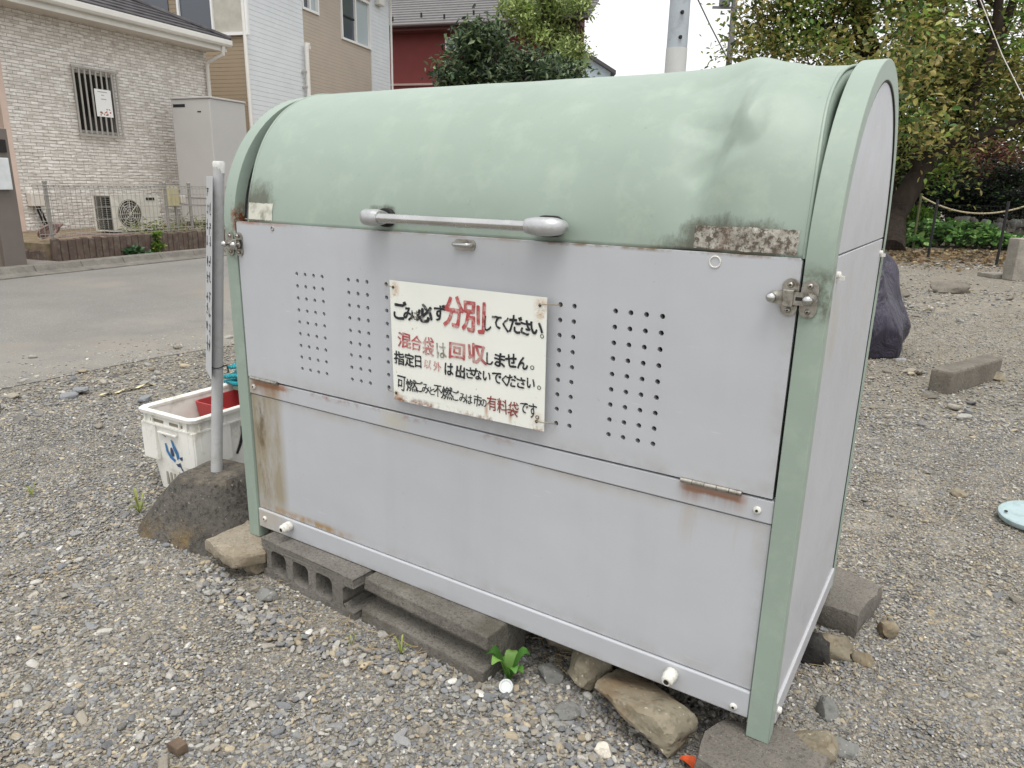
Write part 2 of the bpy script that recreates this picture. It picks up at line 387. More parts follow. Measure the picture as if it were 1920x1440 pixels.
def panel_mat(name, kind):
    t = NT(name); a = t.noise(1.7, 4, .6); f = t.noise(9, 6, .7); st = t.noise(30, 5, .65, stretch=(1, 1, .06))
    c = t.ramp(a, .3, .7, tuple(x*.95 for x in PANEL[:3])+(1,), tuple(min(1, x*1.03) for x in PANEL[:3])+(1,))
    c = t.mix(t.math('MULTIPLY', t.ramp(f, .62, .8), .22), c, lin(168, 166, 162))       # scuffs
    c = t.mix(t.math('MULTIPLY', t.ramp(t.noise(70, 2), .74, .78), .35), c, lin(150, 146, 140))
    c = t.mix(t.math('MULTIPLY', t.ramp(t.noise(5, 5, .6, stretch=(3, 3, .25)), .5, .75), .09), c, lin(150, 148, 142))
    c = t.mix(t.math('MULTIPLY', t.ramp(t.noise(120, 2, .5, stretch=(.12, .12, 1.)), .70, .76), .22), c, lin(216, 216, 214))
    rust = lin(136, 84, 44); tan = lin(150, 134, 104)
    if kind == 'door':
        m = t.math('MULTIPLY', t.box(.04, .26, ZT-.005, ZT+.01, .05, .003), t.ramp(t.noise(22, 6, .7), .35, .6)); c = t.mix(t.math('MULTIPLY', m, .8), c, lin(150, 104, 74))
        m = t.math('MULTIPLY', t.box(.3, .95, ZT-.003, ZT+.01, .05, .002), t.ramp(t.noise(22, 6, .7), .45, .65)); c = t.mix(t.math('MULTIPLY', m, .6), c, lin(146, 110, 84))
        m = t.math('MULTIPLY', t.box(.95, 1.5, ZT-.003, ZT+.01, .05, .003), t.ramp(t.noise(22, 6, .7), .45, .6)); c = t.mix(m, c, lin(120, 100, 80))
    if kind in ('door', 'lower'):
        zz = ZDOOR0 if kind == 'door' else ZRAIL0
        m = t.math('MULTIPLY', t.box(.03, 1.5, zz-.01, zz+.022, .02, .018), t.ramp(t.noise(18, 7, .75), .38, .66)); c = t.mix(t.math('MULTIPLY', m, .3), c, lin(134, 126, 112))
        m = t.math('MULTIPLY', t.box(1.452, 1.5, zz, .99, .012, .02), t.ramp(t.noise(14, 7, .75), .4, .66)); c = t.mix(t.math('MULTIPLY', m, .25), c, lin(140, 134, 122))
    if kind == 'rail':
        m = t.math('MULTIPLY', t.box(.02, .17, ZMID0-.02, ZDOOR0, .02, .02), t.mr(f, .25, .6)); c = t.mix(t.math('MULTIPLY', m, .9), c, lin(150, 128, 92))
        m = t.math('MULTIPLY', t.box(.05, .9, ZDOOR0-.014, ZDOOR0, .06, .006), t.ramp(t.noise(16, 7, .75), .50, .66)); c = t.mix(t.math('MULTIPLY', m, .8), c, rust)
        for hx0, hx1 in ((.06, .2), (1.305, 1.425)):
            m = t.math('MULTIPLY', t.box(hx0, hx1, ZDOOR0-.03, ZDOOR0, .012, .016), t.ramp(t.math('ADD', t.math('MULTIPLY', st, .8), t.math('MULTIPLY', t.box(hx0, hx1, ZDOOR0-.016, ZDOOR0, .01, .006), .35)), .30, .52)); c = t.mix(t.math('MULTIPLY', m, .9), c, lin(140, 92, 54))
        m = t.math('MULTIPLY', t.box(.55, .62, ZMID0, ZDOOR0, .02, .02), .4); c = t.mix(m, c, lin(190, 180, 150))
    if kind == 'lower':
        m = t.math('MULTIPLY', t.box(.03, .165, .17, .54, .016, .04), t.math('ADD', t.mr(t.noise(12, 7, .75, stretch=(1, 1, .3)), .3, .6), .3, True)); c = t.mix(t.math('MULTIPLY', m, .85), c, lin(146, 134, 108))
        m = t.math('MULTIPLY', t.box(.055, .10, .2, .52, .012, .06), t.ramp(t.noise(26, 7, .8, stretch=(1, 1, .25)), .45, .62)); c = t.mix(t.math('MULTIPLY', m, .9), c, lin(98, 82, 58))
        m = t.math('MULTIPLY', t.box(.03, .40, .158, .178, .06, .006), t.ramp(t.noise(20, 6), .42, .6)); c = t.mix(m, c, lin(158, 132, 98))
        m = t.math('MULTIPLY', t.box(1.3, 1.45, .44, .52, .02, .03), t.ramp(st, .5, .65)); c = t.mix(t.math('MULTIPLY', m, .35), c, lin(160, 140, 110))
        m = t.math('MULTIPLY', t.box(.1, 1.45, .49, .52, .05, .01), t.ramp(t.noise(8, 5), .4, .6)); c = t.mix(t.math('MULTIPLY', m, .4), c, lin(165, 152, 132))
    if kind == 'base':
        m = t.math('MULTIPLY', t.box(.03, .16, .1, .158, .03, .01), t.mr(f, .3, .6)); c = t.mix(t.math('MULTIPLY', m, .5), c, lin(168, 150, 116))
        m = t.math('MULTIPLY', t.box(.03, 1.5, .095, .112, .03, .008), t.ramp(f, .45, .65)); c = t.mix(t.math('MULTIPLY', m, .5), c, lin(140, 132, 120))
    if kind == 'side':
        c = t.mix(.05, c, lin(196, 188, 206))
        o = t.xyz(); m = t.math('MULTIPLY', t.math('MULTIPLY', t.mr(o[1], .05, .09), t.mr(o[1], .17, .12)), t.math('MULTIPLY', t.mr(o[2], .78, .82), t.mr(o[2], .93, .88)))
        c = t.mix(t.math('MULTIPLY', t.math('MULTIPLY', m, t.ramp(f, .3, .6)), .5), c, lin(170, 165, 148))
        m = t.math('MULTIPLY', t.mr(o[2], .32, .12), t.ramp(t.noise(6, 6), .4, .65)); c = t.mix(t.math('MULTIPLY', m, .35), c, lin(168, 164, 160))
    t.bump(t.math('ADD', t.noise(2.2, 2), t.math('MULTIPLY', t.noise(7, 3), .2)), .38, .02)
    return t.done(c, t.mr(f, .3, .7, .30, .46), 0, .45)
M_STEEL = simple('stainless_steel', lin(196, 196, 194), .24, .12, 14, .05, 60, 1.0)
M_STEELD = simple('dull_stainless_plate', lin(168, 164, 156), .38, .2, 40, .08, 80, .9, dirt=lin(96, 86, 70), dscale=60)
M_CAST = simple('cast_alloy', lin(182, 183, 184), .42, .08, 30, .12, 120, .55, dirt=lin(142, 140, 134), dscale=22)
M_DARK = simple('dark_rubber', lin(34, 33, 32), .7, .2, 20)
M_INSIDE = simple('inner_sheet', lin(48, 48, 48), .7, .2, 5)
M_PLUG = simple('white_plastic_plug', lin(214, 212, 204), .5, .08, 40, 0, 40, dirt=lin(150, 146, 136), dscale=70)

bin_ = thing('garbage_stocker', 'large light grey garbage stocker with rounded pale green lid standing on blocks and stones', 'garbage bin', (W/2, DEP/2, ZF))
def contour(inset=0., zf=ZF, na=40):
    """end profile (y,z) from front foot over the arch to the back foot, with inward normals"""
    P = [(0, zf), (0, .3), (0, .6), (0, .85)]; N = [(1, 0)]*4
    for k in range(na+1):
        a = math.pi*(1-k/na); y = CYc+RF*math.cos(a); z = CZc+ARCH*math.sin(a)
        nx, nz = -math.cos(a)/RF, -math.sin(a)/ARCH; l = math.hypot(nx, nz); P.append((y, z)); N.append((nx/l, nz/l))
    P += [(DEP, .85), (DEP, .6), (DEP, .3), (DEP, zf)]; N += [(-1, 0)]*4
    return [(p[0]+n[0]*inset, p[1]+n[1]*inset) for p, n in zip(P, N)], N
def end_frame(xo, sg, ret):
    C, N = contour()
    sec = [(0, 0), (PW, 0), (PW, .034), (PW-.0025, .034), (PW-.0025, .0025), (.0025, .0025), (.0025, ret), (0, ret)]
    mb = MB(); m = len(sec); V = []; F = []
    for (y, z), (ny, nz) in zip(C, N):
        for u, d in sec: V.append((xo+sg*u, y+ny*d, z+nz*d))
    for i in range(len(C)-1):
        for k in range(m): F.append((i*m+k, i*m+(k+1) % m, (i+1)*m+(k+1) % m, (i+1)*m+k))
    F.append(tuple(range(m))); F.append(tuple((len(C)-1)*m+k for k in range(m)))
    return mb.add(V, F).build('end_frame', M_GREEN, bin_, 35, .0016, 2)
end_frame(0, 1, .036); end_frame(W, -1, .036)
# side panels, split by the seam
def side(xo, sg):
    C, N = contour(.0365); zs = .984
    up = [(y, z) for y, z in C if z > zs+.004]; fy = .0365
    up = [(fy+.0015, zs+.0025)]+up+[(DEP-fy-.0015, zs+.0025)]
    xs = xo+sg*.0035
    MB().prism(up, xs, xs+sg*.012, lambda u, v, w: (w, u, v)).build('upper_side_panel', M_SIDE, bin_, None, .0015, 2)
    MB().prism([(fy, .100), (DEP-fy, .100), (DEP-fy, zs), (fy, zs)], xs, xs+sg*.012, lambda u, v, w: (w, u, v)).build('lower_side_panel', M_SIDE, bin_, None, .0015, 2)
    MB().box(min(xo-sg*.002, xo+sg*.012), max(xo-sg*.002, xo+sg*.012), fy+.002, DEP-fy-.002, .082, .130).build('side_base_rail', M_SIDE, bin_, None, .002)
    for y in (.075, .645):
        mb = MB(); mb.lathe([(.0065, 0), (.0065, .004), (.004, .006)], (xs+sg*0, y, .952), (-sg, 0, 0), 14); mb.box(xs-sg*.012 if sg > 0 else xs, xs if sg > 0 else xs+.012, y-.0035, y+.0035, .944, .951)
        mb.build('side_screw', M_PLUG, bin_)
    mb = MB(); mb.lathe([(.007, 0), (.007, .005), (.004, .007)], (xo-sg*.002, .05, .108), (-sg, 0, 0), 14); mb.build('side_screw', M_PLUG, bin_)
M_SIDE = panel_mat('side_panel_paint', 'side')
side(0, 1); side(W, -1)
MB().box(.05, W-.05, DEP-.022, DEP-.010, .1, .97).build('back_panel', M_SIDE, bin_)
MB().box(.02, W-.02, .03, DEP-.03, .104, .112).build('floor_panel', M_INSIDE, bin_)
MB().box(.055, W-.055, .03, .05, .955, .985).build('inner_crossbar', M_INSIDE, bin_)
# front door with real perforations
X0, X1 = PW+.004, W-PW-.005
holes = []
for x in [.270+.0303*k for k in range(4)]+[.450+.0303*k for k in range(3)]+[.571+.0303*k for k in range(3)]+[.72+.0303*k for k in range(4)]+[.88+.0303*k for k in range(3)]+[1.031, 1.062]+[1.150+.0312*k for k in range(4)]:
    for r_ in range(9): holes.append(circ(x, .861-.0309*r_, .0052, 10))
outer = [(X0, ZDOOR0+.003), (X1, ZDOOR0+.003), (X1, ZT-.004), (X1-.004, ZT), (X0+.004, ZT), (X0, ZT-.004)]
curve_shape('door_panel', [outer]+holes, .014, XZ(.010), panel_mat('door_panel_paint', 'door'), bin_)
MB().box(PW+.001, W-PW-.001, .0045, .03, ZMID0+.001, ZDOOR0-.002).build('middle_rail', panel_mat('middle_rail_paint', 'rail'), bin_, None, .0025)
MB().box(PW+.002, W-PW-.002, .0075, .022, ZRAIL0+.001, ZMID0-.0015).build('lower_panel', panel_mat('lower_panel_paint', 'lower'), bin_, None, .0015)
MB().box(PW+.001, W-PW-.001, .002, .028, ZB, ZRAIL0-.001).build('bottom_rail', panel_mat('bottom_rail_paint', 'base'), bin_, None, .003)
# lid: dented barrel shell
CREASES = [(1.338, .232, 1.290, .06, .009, .040), (1.338, .232, 1.285, .52, .009, .045), (1.338, .232, 1.23, .250, -.010, .035), (1.338, .232, 1.44, .40, .008, .040), (1.335, .20, 1.27, .15, -.008, .030), (1.20, .36, 1.31, .42, -.005, .030)]
def lid_shape(x, th):
    """radial offset of the dented sheet; th from 0 (front edge) to pi (back edge)"""
    d = math.degrees(th); g = lambda u, s_: math.exp(-(u/s_)**2)
    o = 0.
    o += .013*g(x-1.285, .06)*g(d-90, 20)-.006*g(x-1.40, .05)*g(d-88, 25)                        # kink standing up at the top
    # diagonal fold from the sticker up to the top right: valley on its left, swell on its right
    ax = 1.288+.0009*(d-10); u = x-ax-.0007*(d-10)
    fold = math.exp(-((d-42)/30)**2)
    cr_x = 1.292+.0019*(d-10) if d < 37 else 1.343+.0006*(d-37); uu = x-cr_x
    win = math.exp(-((d-33)/19)**2)
    o += .022*math.exp(-((d-40)/27)**2)*(max(0, 1+uu/.036) if uu < 0 else max(0, 1-uu/.15))
    o += -.006*g(uu+.085, .055)*g(d-48, 22)
    o += -.016*g(x-1.285, .05)*g(d-26, 15)/(1+math.exp((d-39)/1.3))
    o += -.010*g(x-1.22, .08)*g(d-58, 14)
    o += -.012*g(x-1.30, .05)*g(d-8, 11)
    o += -.006*g(u-.13, .05)*g(d-62, 22)
    o += -.006*g(x-1.05, .12)*g(d-66, 16)+.003*g(x-.78, .2)*g(d-50, 25)
    o += .005*mnoise.noise((x*2.2, d*.03, 1.3))+.0012*mnoise.noise((x*7, d*.09, 4.1))
    # sharp creases radiating from the knock
    s_ = th*.35
    for (x0, s0, x1, s1, amp, wd) in CREASES:
        dx, ds = x1-x0, s1-s0; q = max(0., min(1., ((x-x0)*dx+(s_-s0)*ds)/(dx*dx+ds*ds))); dist = math.hypot(x-x0-q*dx, s_-s0-q*ds)
        o += amp*max(0., 1-dist/wd)*(1-.55*q)
    # right edge sprung outwards a little
    o += .004*g(x-1.475, .03)*g(d-48, 22)
    return o
LX0, LX1 = .068, 1.474
def lid_pt(x, th, k=0.):
    e = lid_shape(x, th)-k
    a = .337+e; b = .3665+e
    if x > 1.36: b -= .012*((x-1.36)/.115)
    return (x, CYc-a*math.cos(th), CZc+b*math.sin(th))
NXL, NTL = 260, 150; V = []; F = []
th0, th1 = R(3.0), R(176)
def lx(i, th):
    u = i/NXL
    pull = .015*math.exp(-((math.degrees(th)-55)/26)**2)         # right edge pulled in, opening the gap
    return LX0+u*(LX1-LX0)+.016*max(0, 1-u/.15)*math.exp(-((math.degrees(th)-10)/32)**2)-pull*max(0, (u-.75)/.25)**1.5
for i in range(NXL+1):
    for j in range(NTL+1):
        th = th0+(th1-th0)*j/NTL; V.append(lid_pt(lx(i, th), th))
for i in range(NXL):
    for j in range(NTL): a = i*(NTL+1)+j; F.append((a, a+1, a+NTL+2, a+NTL+1))
lid = MB().add(V, F).build('lid', M_LID, bin_, 60)
so = lid.modifiers.new('thick', 'SOLIDIFY'); so.thickness = .003; so.offset = -1
# folded hem along the two ends of the lid
for i_, dx in ((0, .0), (NXL, .0)):
    pts = [lid_pt(lx(i_, th0+(th1-th0)*j/60), th0+(th1-th0)*j/60, .001) for j in range(61)]
    MB().tube(pts, .0032, 8).build('lid_hem', M_LID, lid, 60)
    if i_ == NXL:
        pts2 = [Vector(lid_pt(lx(i_, th0+(th1-th0)*j/60)-.001, th0+(th1-th0)*j/60, .001)) for j in range(61)]
        V = []; F = []
        for j, p in enumerate(pts2):
            q = Vector((p.x+.012, CYc+(p.y-CYc)*.935, CZc+(p.z-CZc)*.935)); V += [tuple(p), tuple(q)]
        for j in range(60): F.append((2*j, 2*j+2, 2*j+3, 2*j+1))
        fl = MB().add(V, F).build('lid_flange', M_LID, lid, 60); fl.modifiers.new('thick', 'SOLIDIFY').thickness = .002
# paper sticker remains on the lid
def lid_sticker(x0, x1, z0, z1, mat, name):
    V = []; F = []; nx, nz = 30, 8
    for i in range(nx+1):
        for j in range(nz+1):
            x = x0+(x1-x0)*i/nx; z = z0+(z1-z0)*j/nz; th = math.asin(max(-1, min(1, (z-CZc)/.3665)))
            e_ = min(i, nx-i, j, nz-j) == 0
            if e_: x += .003*mnoise.noise((i*1.7, j*2.1, x0)); th += .006*mnoise.noise((i*2.3, j*1.1, 7+x0))
            p = lid_pt(x, th, -.0012); V.append(p)
    for i in range(nx):
        for j in range(nz): a = i*(nz+1)+j; F.append((a, a+1, a+nz+2, a+nz+1))
    return MB().add(V, F).build(name, mat, lid, 60)
def sticker_mat(name, amt):
    t = NT(name); n1 = t.noise(38, 8, .8); n2 = t.noise(95, 6, .75)
    c = t.ramp(n1, .35, .65, lin(112, 106, 96), lin(196, 192, 182)); c = t.mix(t.math('MULTIPLY', t.ramp(n2, .46, .56), amt), c, lin(78, 70, 60))
    c = t.mix(t.math('MULTIPLY', t.ramp(t.noise(20, 5), .55, .7), amt), c, lin(110, 88, 72))
    t.bump(n2, .4, .003); return t.done(c, .8, 0, .2)
lid_sticker(1.284, 1.462, .986, 1.026, sticker_mat('mouldy_sticker_paper', .9), 'weathered_sticker')
lid_sticker(.086, .178, .988, 1.030, simple('old_white_sticker', lin(196, 196, 184), .7, .12, 40, 0, 40, dirt=lin(130, 130, 112), dscale=30), 'faded_sticker')
# handle
hz, hy = 1.012, -.036
hb = MB().tube([(.565, hy, hz), (.80, hy, hz), (1.02, hy, hz)], .0105, 20).build('handle_bar', M_STEEL, bin_, 40)
def mount(xc, sg, ln=.092, ww=.0200, back=.045):
    """teardrop cast bracket: wide at the lid, rounded nose"""
    mb = MB(); V = []; F = []; nu, nv = 20, 14
    for i in range(nu+1):
        u = i/nu; x = xc+sg*(-back+ln*u)
        w = ww*(1-max(0, (u-.55)/.45)**2.6)**.5 if u < 1 else 0
        w *= .82+.18*min(1, u/.25)
        w = max(w, .0006); ctr = hy+.006+.012*max(0, (u-.5)*2)**2
        for k in range(nv):
            a = 2*math.pi*k/nv; ca, sa = math.cos(a), math.sin(a)
            yy = ctr+(w*1.15)*ca*(1.75 if ca > 0 else 1); zz = hz+w*sa*(abs(sa)**-.25 if abs(sa) > .01 else 1)*.98
            V.append((x, yy, zz))
    for i in range(nu):
        for k in range(nv): F.append((i*nv+k, i*nv+(k+1) % nv, (i+1)*nv+(k+1) % nv, (i+1)*nv+k))
    F.append(tuple(range(nv))); F.append(tuple(nu*nv+k for k in range(nv)))
    o = mb.add(V, F).build('handle_bracket', M_CAST, bin_, 50)
    MB().prism(pillp(xc-sg*back*.35, hz-.001, ln*.40, ww*1.12, 5), .004, .016, lambda u, v, w: (u, w, v)).build('bracket_plate', M_DARK, o, None, .002)
mount(.560, -1, .062, .0185, .030); mount(1.010, 1, .080, .0182, .040)
# hasp staple in the middle
st = curve_shape('staple_plate', [pillp(.797, .964, .028, .0115)], .003, XZ(-.0002+.0015), M_STEELD, bin_, .001)
MB().tube([(.777, .000, .965), (.777, -.012, .965), (.782, -.017, .965), (.797, -.018, .965), (.812, -.017, .965), (.817, -.012, .965), (.817, .0, .965)], .0045, 12).build('staple_bar', M_STEEL, st, 60)
for x, z, r_ in ((1.331, .966, .0095), (.19, .969, .005)):
    mb = MB(); mb.tube([(x+r_*math.cos(a), .0025, z+r_*math.sin(a)) for a in [2*math.pi*k/20 for k in range(21)]], .0013, 6, False); mb.build('blanking_ring', M_STEELD if r_ < .006 else M_PLUG, bin_, 60)
def screw(x, y, z, r_=.0075, mat=None, par=None):
    o = MB().lathe([(r_, 0), (r_, .002), (r_*.75, .004), (r_*.35, .0046)], (x, y, z), (0, -1, 0), 18).build('screw', mat or M_PLUG, par or bin_, 50)
    MB().lathe([(r_*.38, .0), (r_*.38, .0006)], (x, y-.0045, z), (0, -1, 0), 6).build('socket', M_DARK, o); return o
screw(1.449, .0045, .531); screw(1.449, .002, .114); screw(.072, .002, .130); screw(.066, .0045, .531)
def latch(cx, z, sg, tip):
    """sliding gate latch: two screwed plates, a bar with knob through a keeper"""
    L = curve_shape('latch', [pillp(cx-sg*.0155, z, .0135, .031)], .0025, XZ(-.0002), M_STEELD, bin_, .0008)
    o2 = curve_shape('keeper_plate', [pillp(cx+sg*.0155, z, .0135, .031)], .0025, XZ(-.0030), M_STEELD, L, .0008)
    for px_ in (cx-sg*.0155, cx+sg*.0155):
        for dz in (-.021, .021): screw(px_, -.0035, z+dz, .0048, M_STEELD, L)
    bx0, bx1 = sorted((cx-sg*tip, cx+sg*.030))
    bar = curve_shape('latch_bar', [pillp((bx0+bx1)/2, z, (bx1-bx0)/2, .0105)], .005, XZ(-.0095), M_STEELD, L, .0012)
    MB().box(cx-sg*.0155-.0085, cx-sg*.0155+.0085, -.0155, -.0125, z-.014, z+.014).build('latch_guide', M_STEELD, L, None, .002)
    MB().box(cx-sg*.0155-.0085, cx-sg*.0155+.0085, -.0128, .001, z+.0115, z+.014).build('latch_guide', M_STEELD, L)
    MB().box(cx-sg*.0155-.0085, cx-sg*.0155+.0085, -.0128, .001, z-.014, z-.0115).build('latch_guide', M_STEELD, L)
    for kx in (cx-sg*(tip-.008), cx+sg*.0165):
        MB().lathe([(.004, 0), (.004, .006), (.0075, .009), (.0085, .013), (.006, .018), (.001, .0195)], (kx, -.011, z), (0, -1, 0), 18).build('knob', M_STEEL, L, 60)
    if sg > 0: MB().box(cx-.004, cx+.010, -.0123, -.0118, z-.003, z+.003).build('bar_slot', M_DARK, L)
latch(1.4765, .918, 1, .048); latch(.0405, .922, -1, .030)
for hx0, hx1 in ((.062, .172), (1.306, 1.421)):
    hg = MB(); n = 5
    o = MB().box(hx0+.004, hx1-.004, .0025, .0055, ZDOOR0-.0055, ZDOOR0-.001).build('hinge', M_STEELD, bin_)
    for k in range(n):
        a = hx0+(hx1-hx0)*k/n; b = hx0+(hx1-hx0)*(k+1)/n-.001
        MB().cyl((a, -.001, ZDOOR0+.0015), (b, -.001, ZDOOR0+.0015), .0052, None, 12).build('hinge_knuckle', M_STEELD, o, 40)
for x, z in ((.182, .140), (1.322, .137)):
    o = MB().lathe([(.012, 0), (.0145, .003), (.0145, .018), (.013, .021), (.0125, .030), (.0085, .034), (.0080, .034)], (x, .002, z), (0, -1, -.05), 12).build('drain_plug', M_PLUG, bin_, 40)
    MB().lathe([(.0055, .0335), (.0055, .0346)], (x, .002, z), (0, -1, -.05), 12).build('plug_hole', M_DARK, o)

# ================================================================== HAND-PAINTED NOTICE
def sign_mat():
    t = NT('painted_sign_plate'); c = t.ramp(t.noise(4, 4), .3, .7, lin(222, 224, 216), lin(232, 233, 226))
    rust = lin(120, 66, 34); n1 = t.noise(28, 7, .75)
    m = t.math('MULTIPLY', t.box(.595, .80, .585, .605, .03, .006), t.ramp(n1, .42, .58)); c = t.mix(m, c, rust)
    m = t.math('MULTIPLY', t.box(.80, 1.02, .585, .604, .03, .005), t.ramp(n1, .5, .62)); c = t.mix(m, c, rust)
    for x, z in ((.611, .860), (.613, .612), (.997, .617), (.999, .858)):
        m = t.math('MULTIPLY', t.box(x-.012, x+.012, z-.03, z+.012, .008, .01), t.ramp(t.noise(45, 6, .75), .42, .6)); c = t.mix(t.math('MULTIPLY', m, .8), c, lin(176, 132, 78))
    m = t.math('MULTIPLY', t.box(.866, .874, .604, .63, .003, .01), .7); c = t.mix(m, c, lin(170, 120, 80))
    m = t.math('MULTIPLY', t.box(.928, .935, .604, .63, .003, .01), .7); c = t.mix(m, c, lin(170, 120, 80))
    c = t.mix(t.math('MULTIPLY', t.ramp(t.noise(55, 3), .7, .74), .8), c, lin(170, 150, 120))
    t.bump(t.noise(5, 3), .15, .01); return t.done(c, .45, 0, .4)
SY = -.016
notice = thing('notice_plate', 'white metal notice plate with hand-painted black and red Japanese lettering wired to the bin door', 'notice sign', (.79, SY, .59))
def sign_y(x, z): return SY-.004*math.sin((x-.585)*6)*.5
crn = [(.599, .8749), (1.0113, .8753), (1.014, .5978), (.6044, .5939)]
V = []; F = []; nx, nz = 24, 12
for i in range(nx+1):
    for j in range(nz+1):
        u, v = i/nx, j/nz
        a = Vector(crn[3]).lerp(Vector(crn[2]), u); b = Vector(crn[0]).lerp(Vector(crn[1]), u); p = a.lerp(b, v)
        V.append((p.x, sign_y(p.x, p.y), p.y))
for i in range(nx):
    for j in range(nz): a = i*(nz+1)+j; F.append((a, a+1, a+nz+2, a+nz+1))
so_ = MB().add(V, F).build('plate', sign_mat(), notice); so_.modifiers.new('thick', 'SOLIDIFY').thickness = .0016
def ink(name, col, fade, soft=.5):
    t = NT(name); a = t.noise(70, 5, .7); b = t.noise(24, 4)
    c = t.ramp(t.noise(30, 4), .3, .7, tuple(x*.8 for x in col[:3])+(1,), tuple(min(1, x*1.25) for x in col[:3])+(1,))
    c = t.mix(t.ramp(t.math('ADD', t.math('MULTIPLY', a, .6), t.math('MULTIPLY', b, .4)), .62-fade, .78-fade*.6), c, lin(214, 208, 200))
    return t.done(c, .5, 0, .3)
INK = {'k': ink('black_paint', lin(42, 44, 48), .05), 'r': ink('red_paint', lin(172, 78, 80), .15), 'f': ink('faded_red_paint', lin(190, 116, 112), .16), 'b': ink('faded_brown_paint', lin(110, 106, 92), .14), 'd': ink('dark_red_paint', lin(132, 62, 58), .05)}
TEXT = """ご,0.6296,0.8095,0.0368,0.0421,k,0.040,1
み,0.6555,0.8037,0.0296,0.0281,k,0.049,1
は,0.6742,0.8029,0.0219,0.0214,b,0.010,1
必,0.7022,0.8097,0.0448,0.0381,k,0.055,1
ず,0.7439,0.8162,0.0296,0.0361,k,0.044,1
分,0.7823,0.8218,0.0542,0.0656,r,0.037,1
別,0.8356,0.8182,0.0572,0.0645,r,0.037,1
し,0.8722,0.8076,0.0175,0.0307,k,0.044,1
て,0.8943,0.8129,0.0220,0.0251,k,0.052,1
く,0.9168,0.8103,0.0154,0.0315,k,0.044,1
だ,0.9398,0.8135,0.0288,0.0351,k,0.044,1
さ,0.9649,0.8103,0.0239,0.0296,k,0.052,1
い,0.9901,0.8113,0.0263,0.0243,k,0.060,1
。,1.0032,0.7970,0.0087,0.0087,k,0.000,1
混,0.6413,0.7412,0.0396,0.0338,r,0.018,2
合,0.6766,0.7400,0.0313,0.0349,r,0.010,2
袋,0.7111,0.7360,0.0325,0.0418,r,0.018,2
は,0.7484,0.7325,0.0264,0.0342,b,0.010,2
回,0.7917,0.7377,0.0417,0.0342,r,0.028,2
収,0.8444,0.7395,0.0461,0.0413,r,0.034,2
し,0.8780,0.7327,0.0167,0.0259,k,0.044,2
ま,0.9036,0.7337,0.0259,0.0284,k,0.040,2
せ,0.9318,0.7365,0.0272,0.0281,k,0.040,2
ん,0.9601,0.7353,0.0249,0.0252,k,0.044,2
。,0.9824,0.7294,0.0096,0.0095,k,0.000,2
指,0.6238,0.6974,0.0307,0.0300,k,0.029,3
定,0.6552,0.6975,0.0271,0.0312,k,0.029,3
日,0.6813,0.6978,0.0185,0.0271,k,0.037,3
以,0.7087,0.6960,0.0211,0.0205,f,0.010,3
外,0.7364,0.6949,0.0221,0.0214,f,0.010,3
は,0.7692,0.6935,0.0231,0.0272,k,0.037,3
出,0.8009,0.6927,0.0239,0.0270,k,0.052,3
さ,0.8264,0.6939,0.0202,0.0239,k,0.040,3
な,0.8464,0.6942,0.0219,0.0238,k,0.037,3
い,0.8704,0.6935,0.0195,0.0194,k,0.040,3
で,0.8963,0.6938,0.0230,0.0234,k,0.034,3
く,0.9155,0.6925,0.0126,0.0219,k,0.034,3
だ,0.9334,0.6935,0.0234,0.0258,k,0.034,3
さ,0.9567,0.6932,0.0202,0.0229,k,0.037,3
い,0.9804,0.6958,0.0187,0.0200,k,0.040,3
。,1.0001,0.6897,0.0089,0.0090,k,0.000,3
可,0.6290,0.6379,0.0255,0.0351,k,0.012,4
燃,0.6595,0.6378,0.0334,0.0287,k,0.012,4
ご,0.6839,0.6395,0.0216,0.0246,k,0.012,4
み,0.7023,0.6378,0.0214,0.0221,k,0.012,4
と,0.7206,0.6352,0.0153,0.0184,k,0.012,4
不,0.7376,0.6381,0.0223,0.0272,k,0.012,4
燃,0.7636,0.6376,0.0311,0.0293,k,0.012,4
ご,0.7882,0.6366,0.0195,0.0238,k,0.012,4
み,0.8075,0.6342,0.0192,0.0208,k,0.012,4
は,0.8246,0.6338,0.0170,0.0207,k,0.012,4
市,0.8469,0.6355,0.0207,0.0268,k,0.012,4
の,0.8633,0.6327,0.0152,0.0170,k,0.012,4
有,0.8846,0.6360,0.0241,0.0324,d,0.010,4
料,0.9118,0.6337,0.0269,0.0321,d,0.010,4
袋,0.9389,0.6325,0.0264,0.0318,d,0.010,4
で,0.9652,0.6401,0.0197,0.0224,k,0.018,4
す,0.9868,0.6381,0.0194,0.0312,k,0.012,4
。,0.9978,0.6257,0.0090,0.0087,k,0.000,4"""
groups = {}
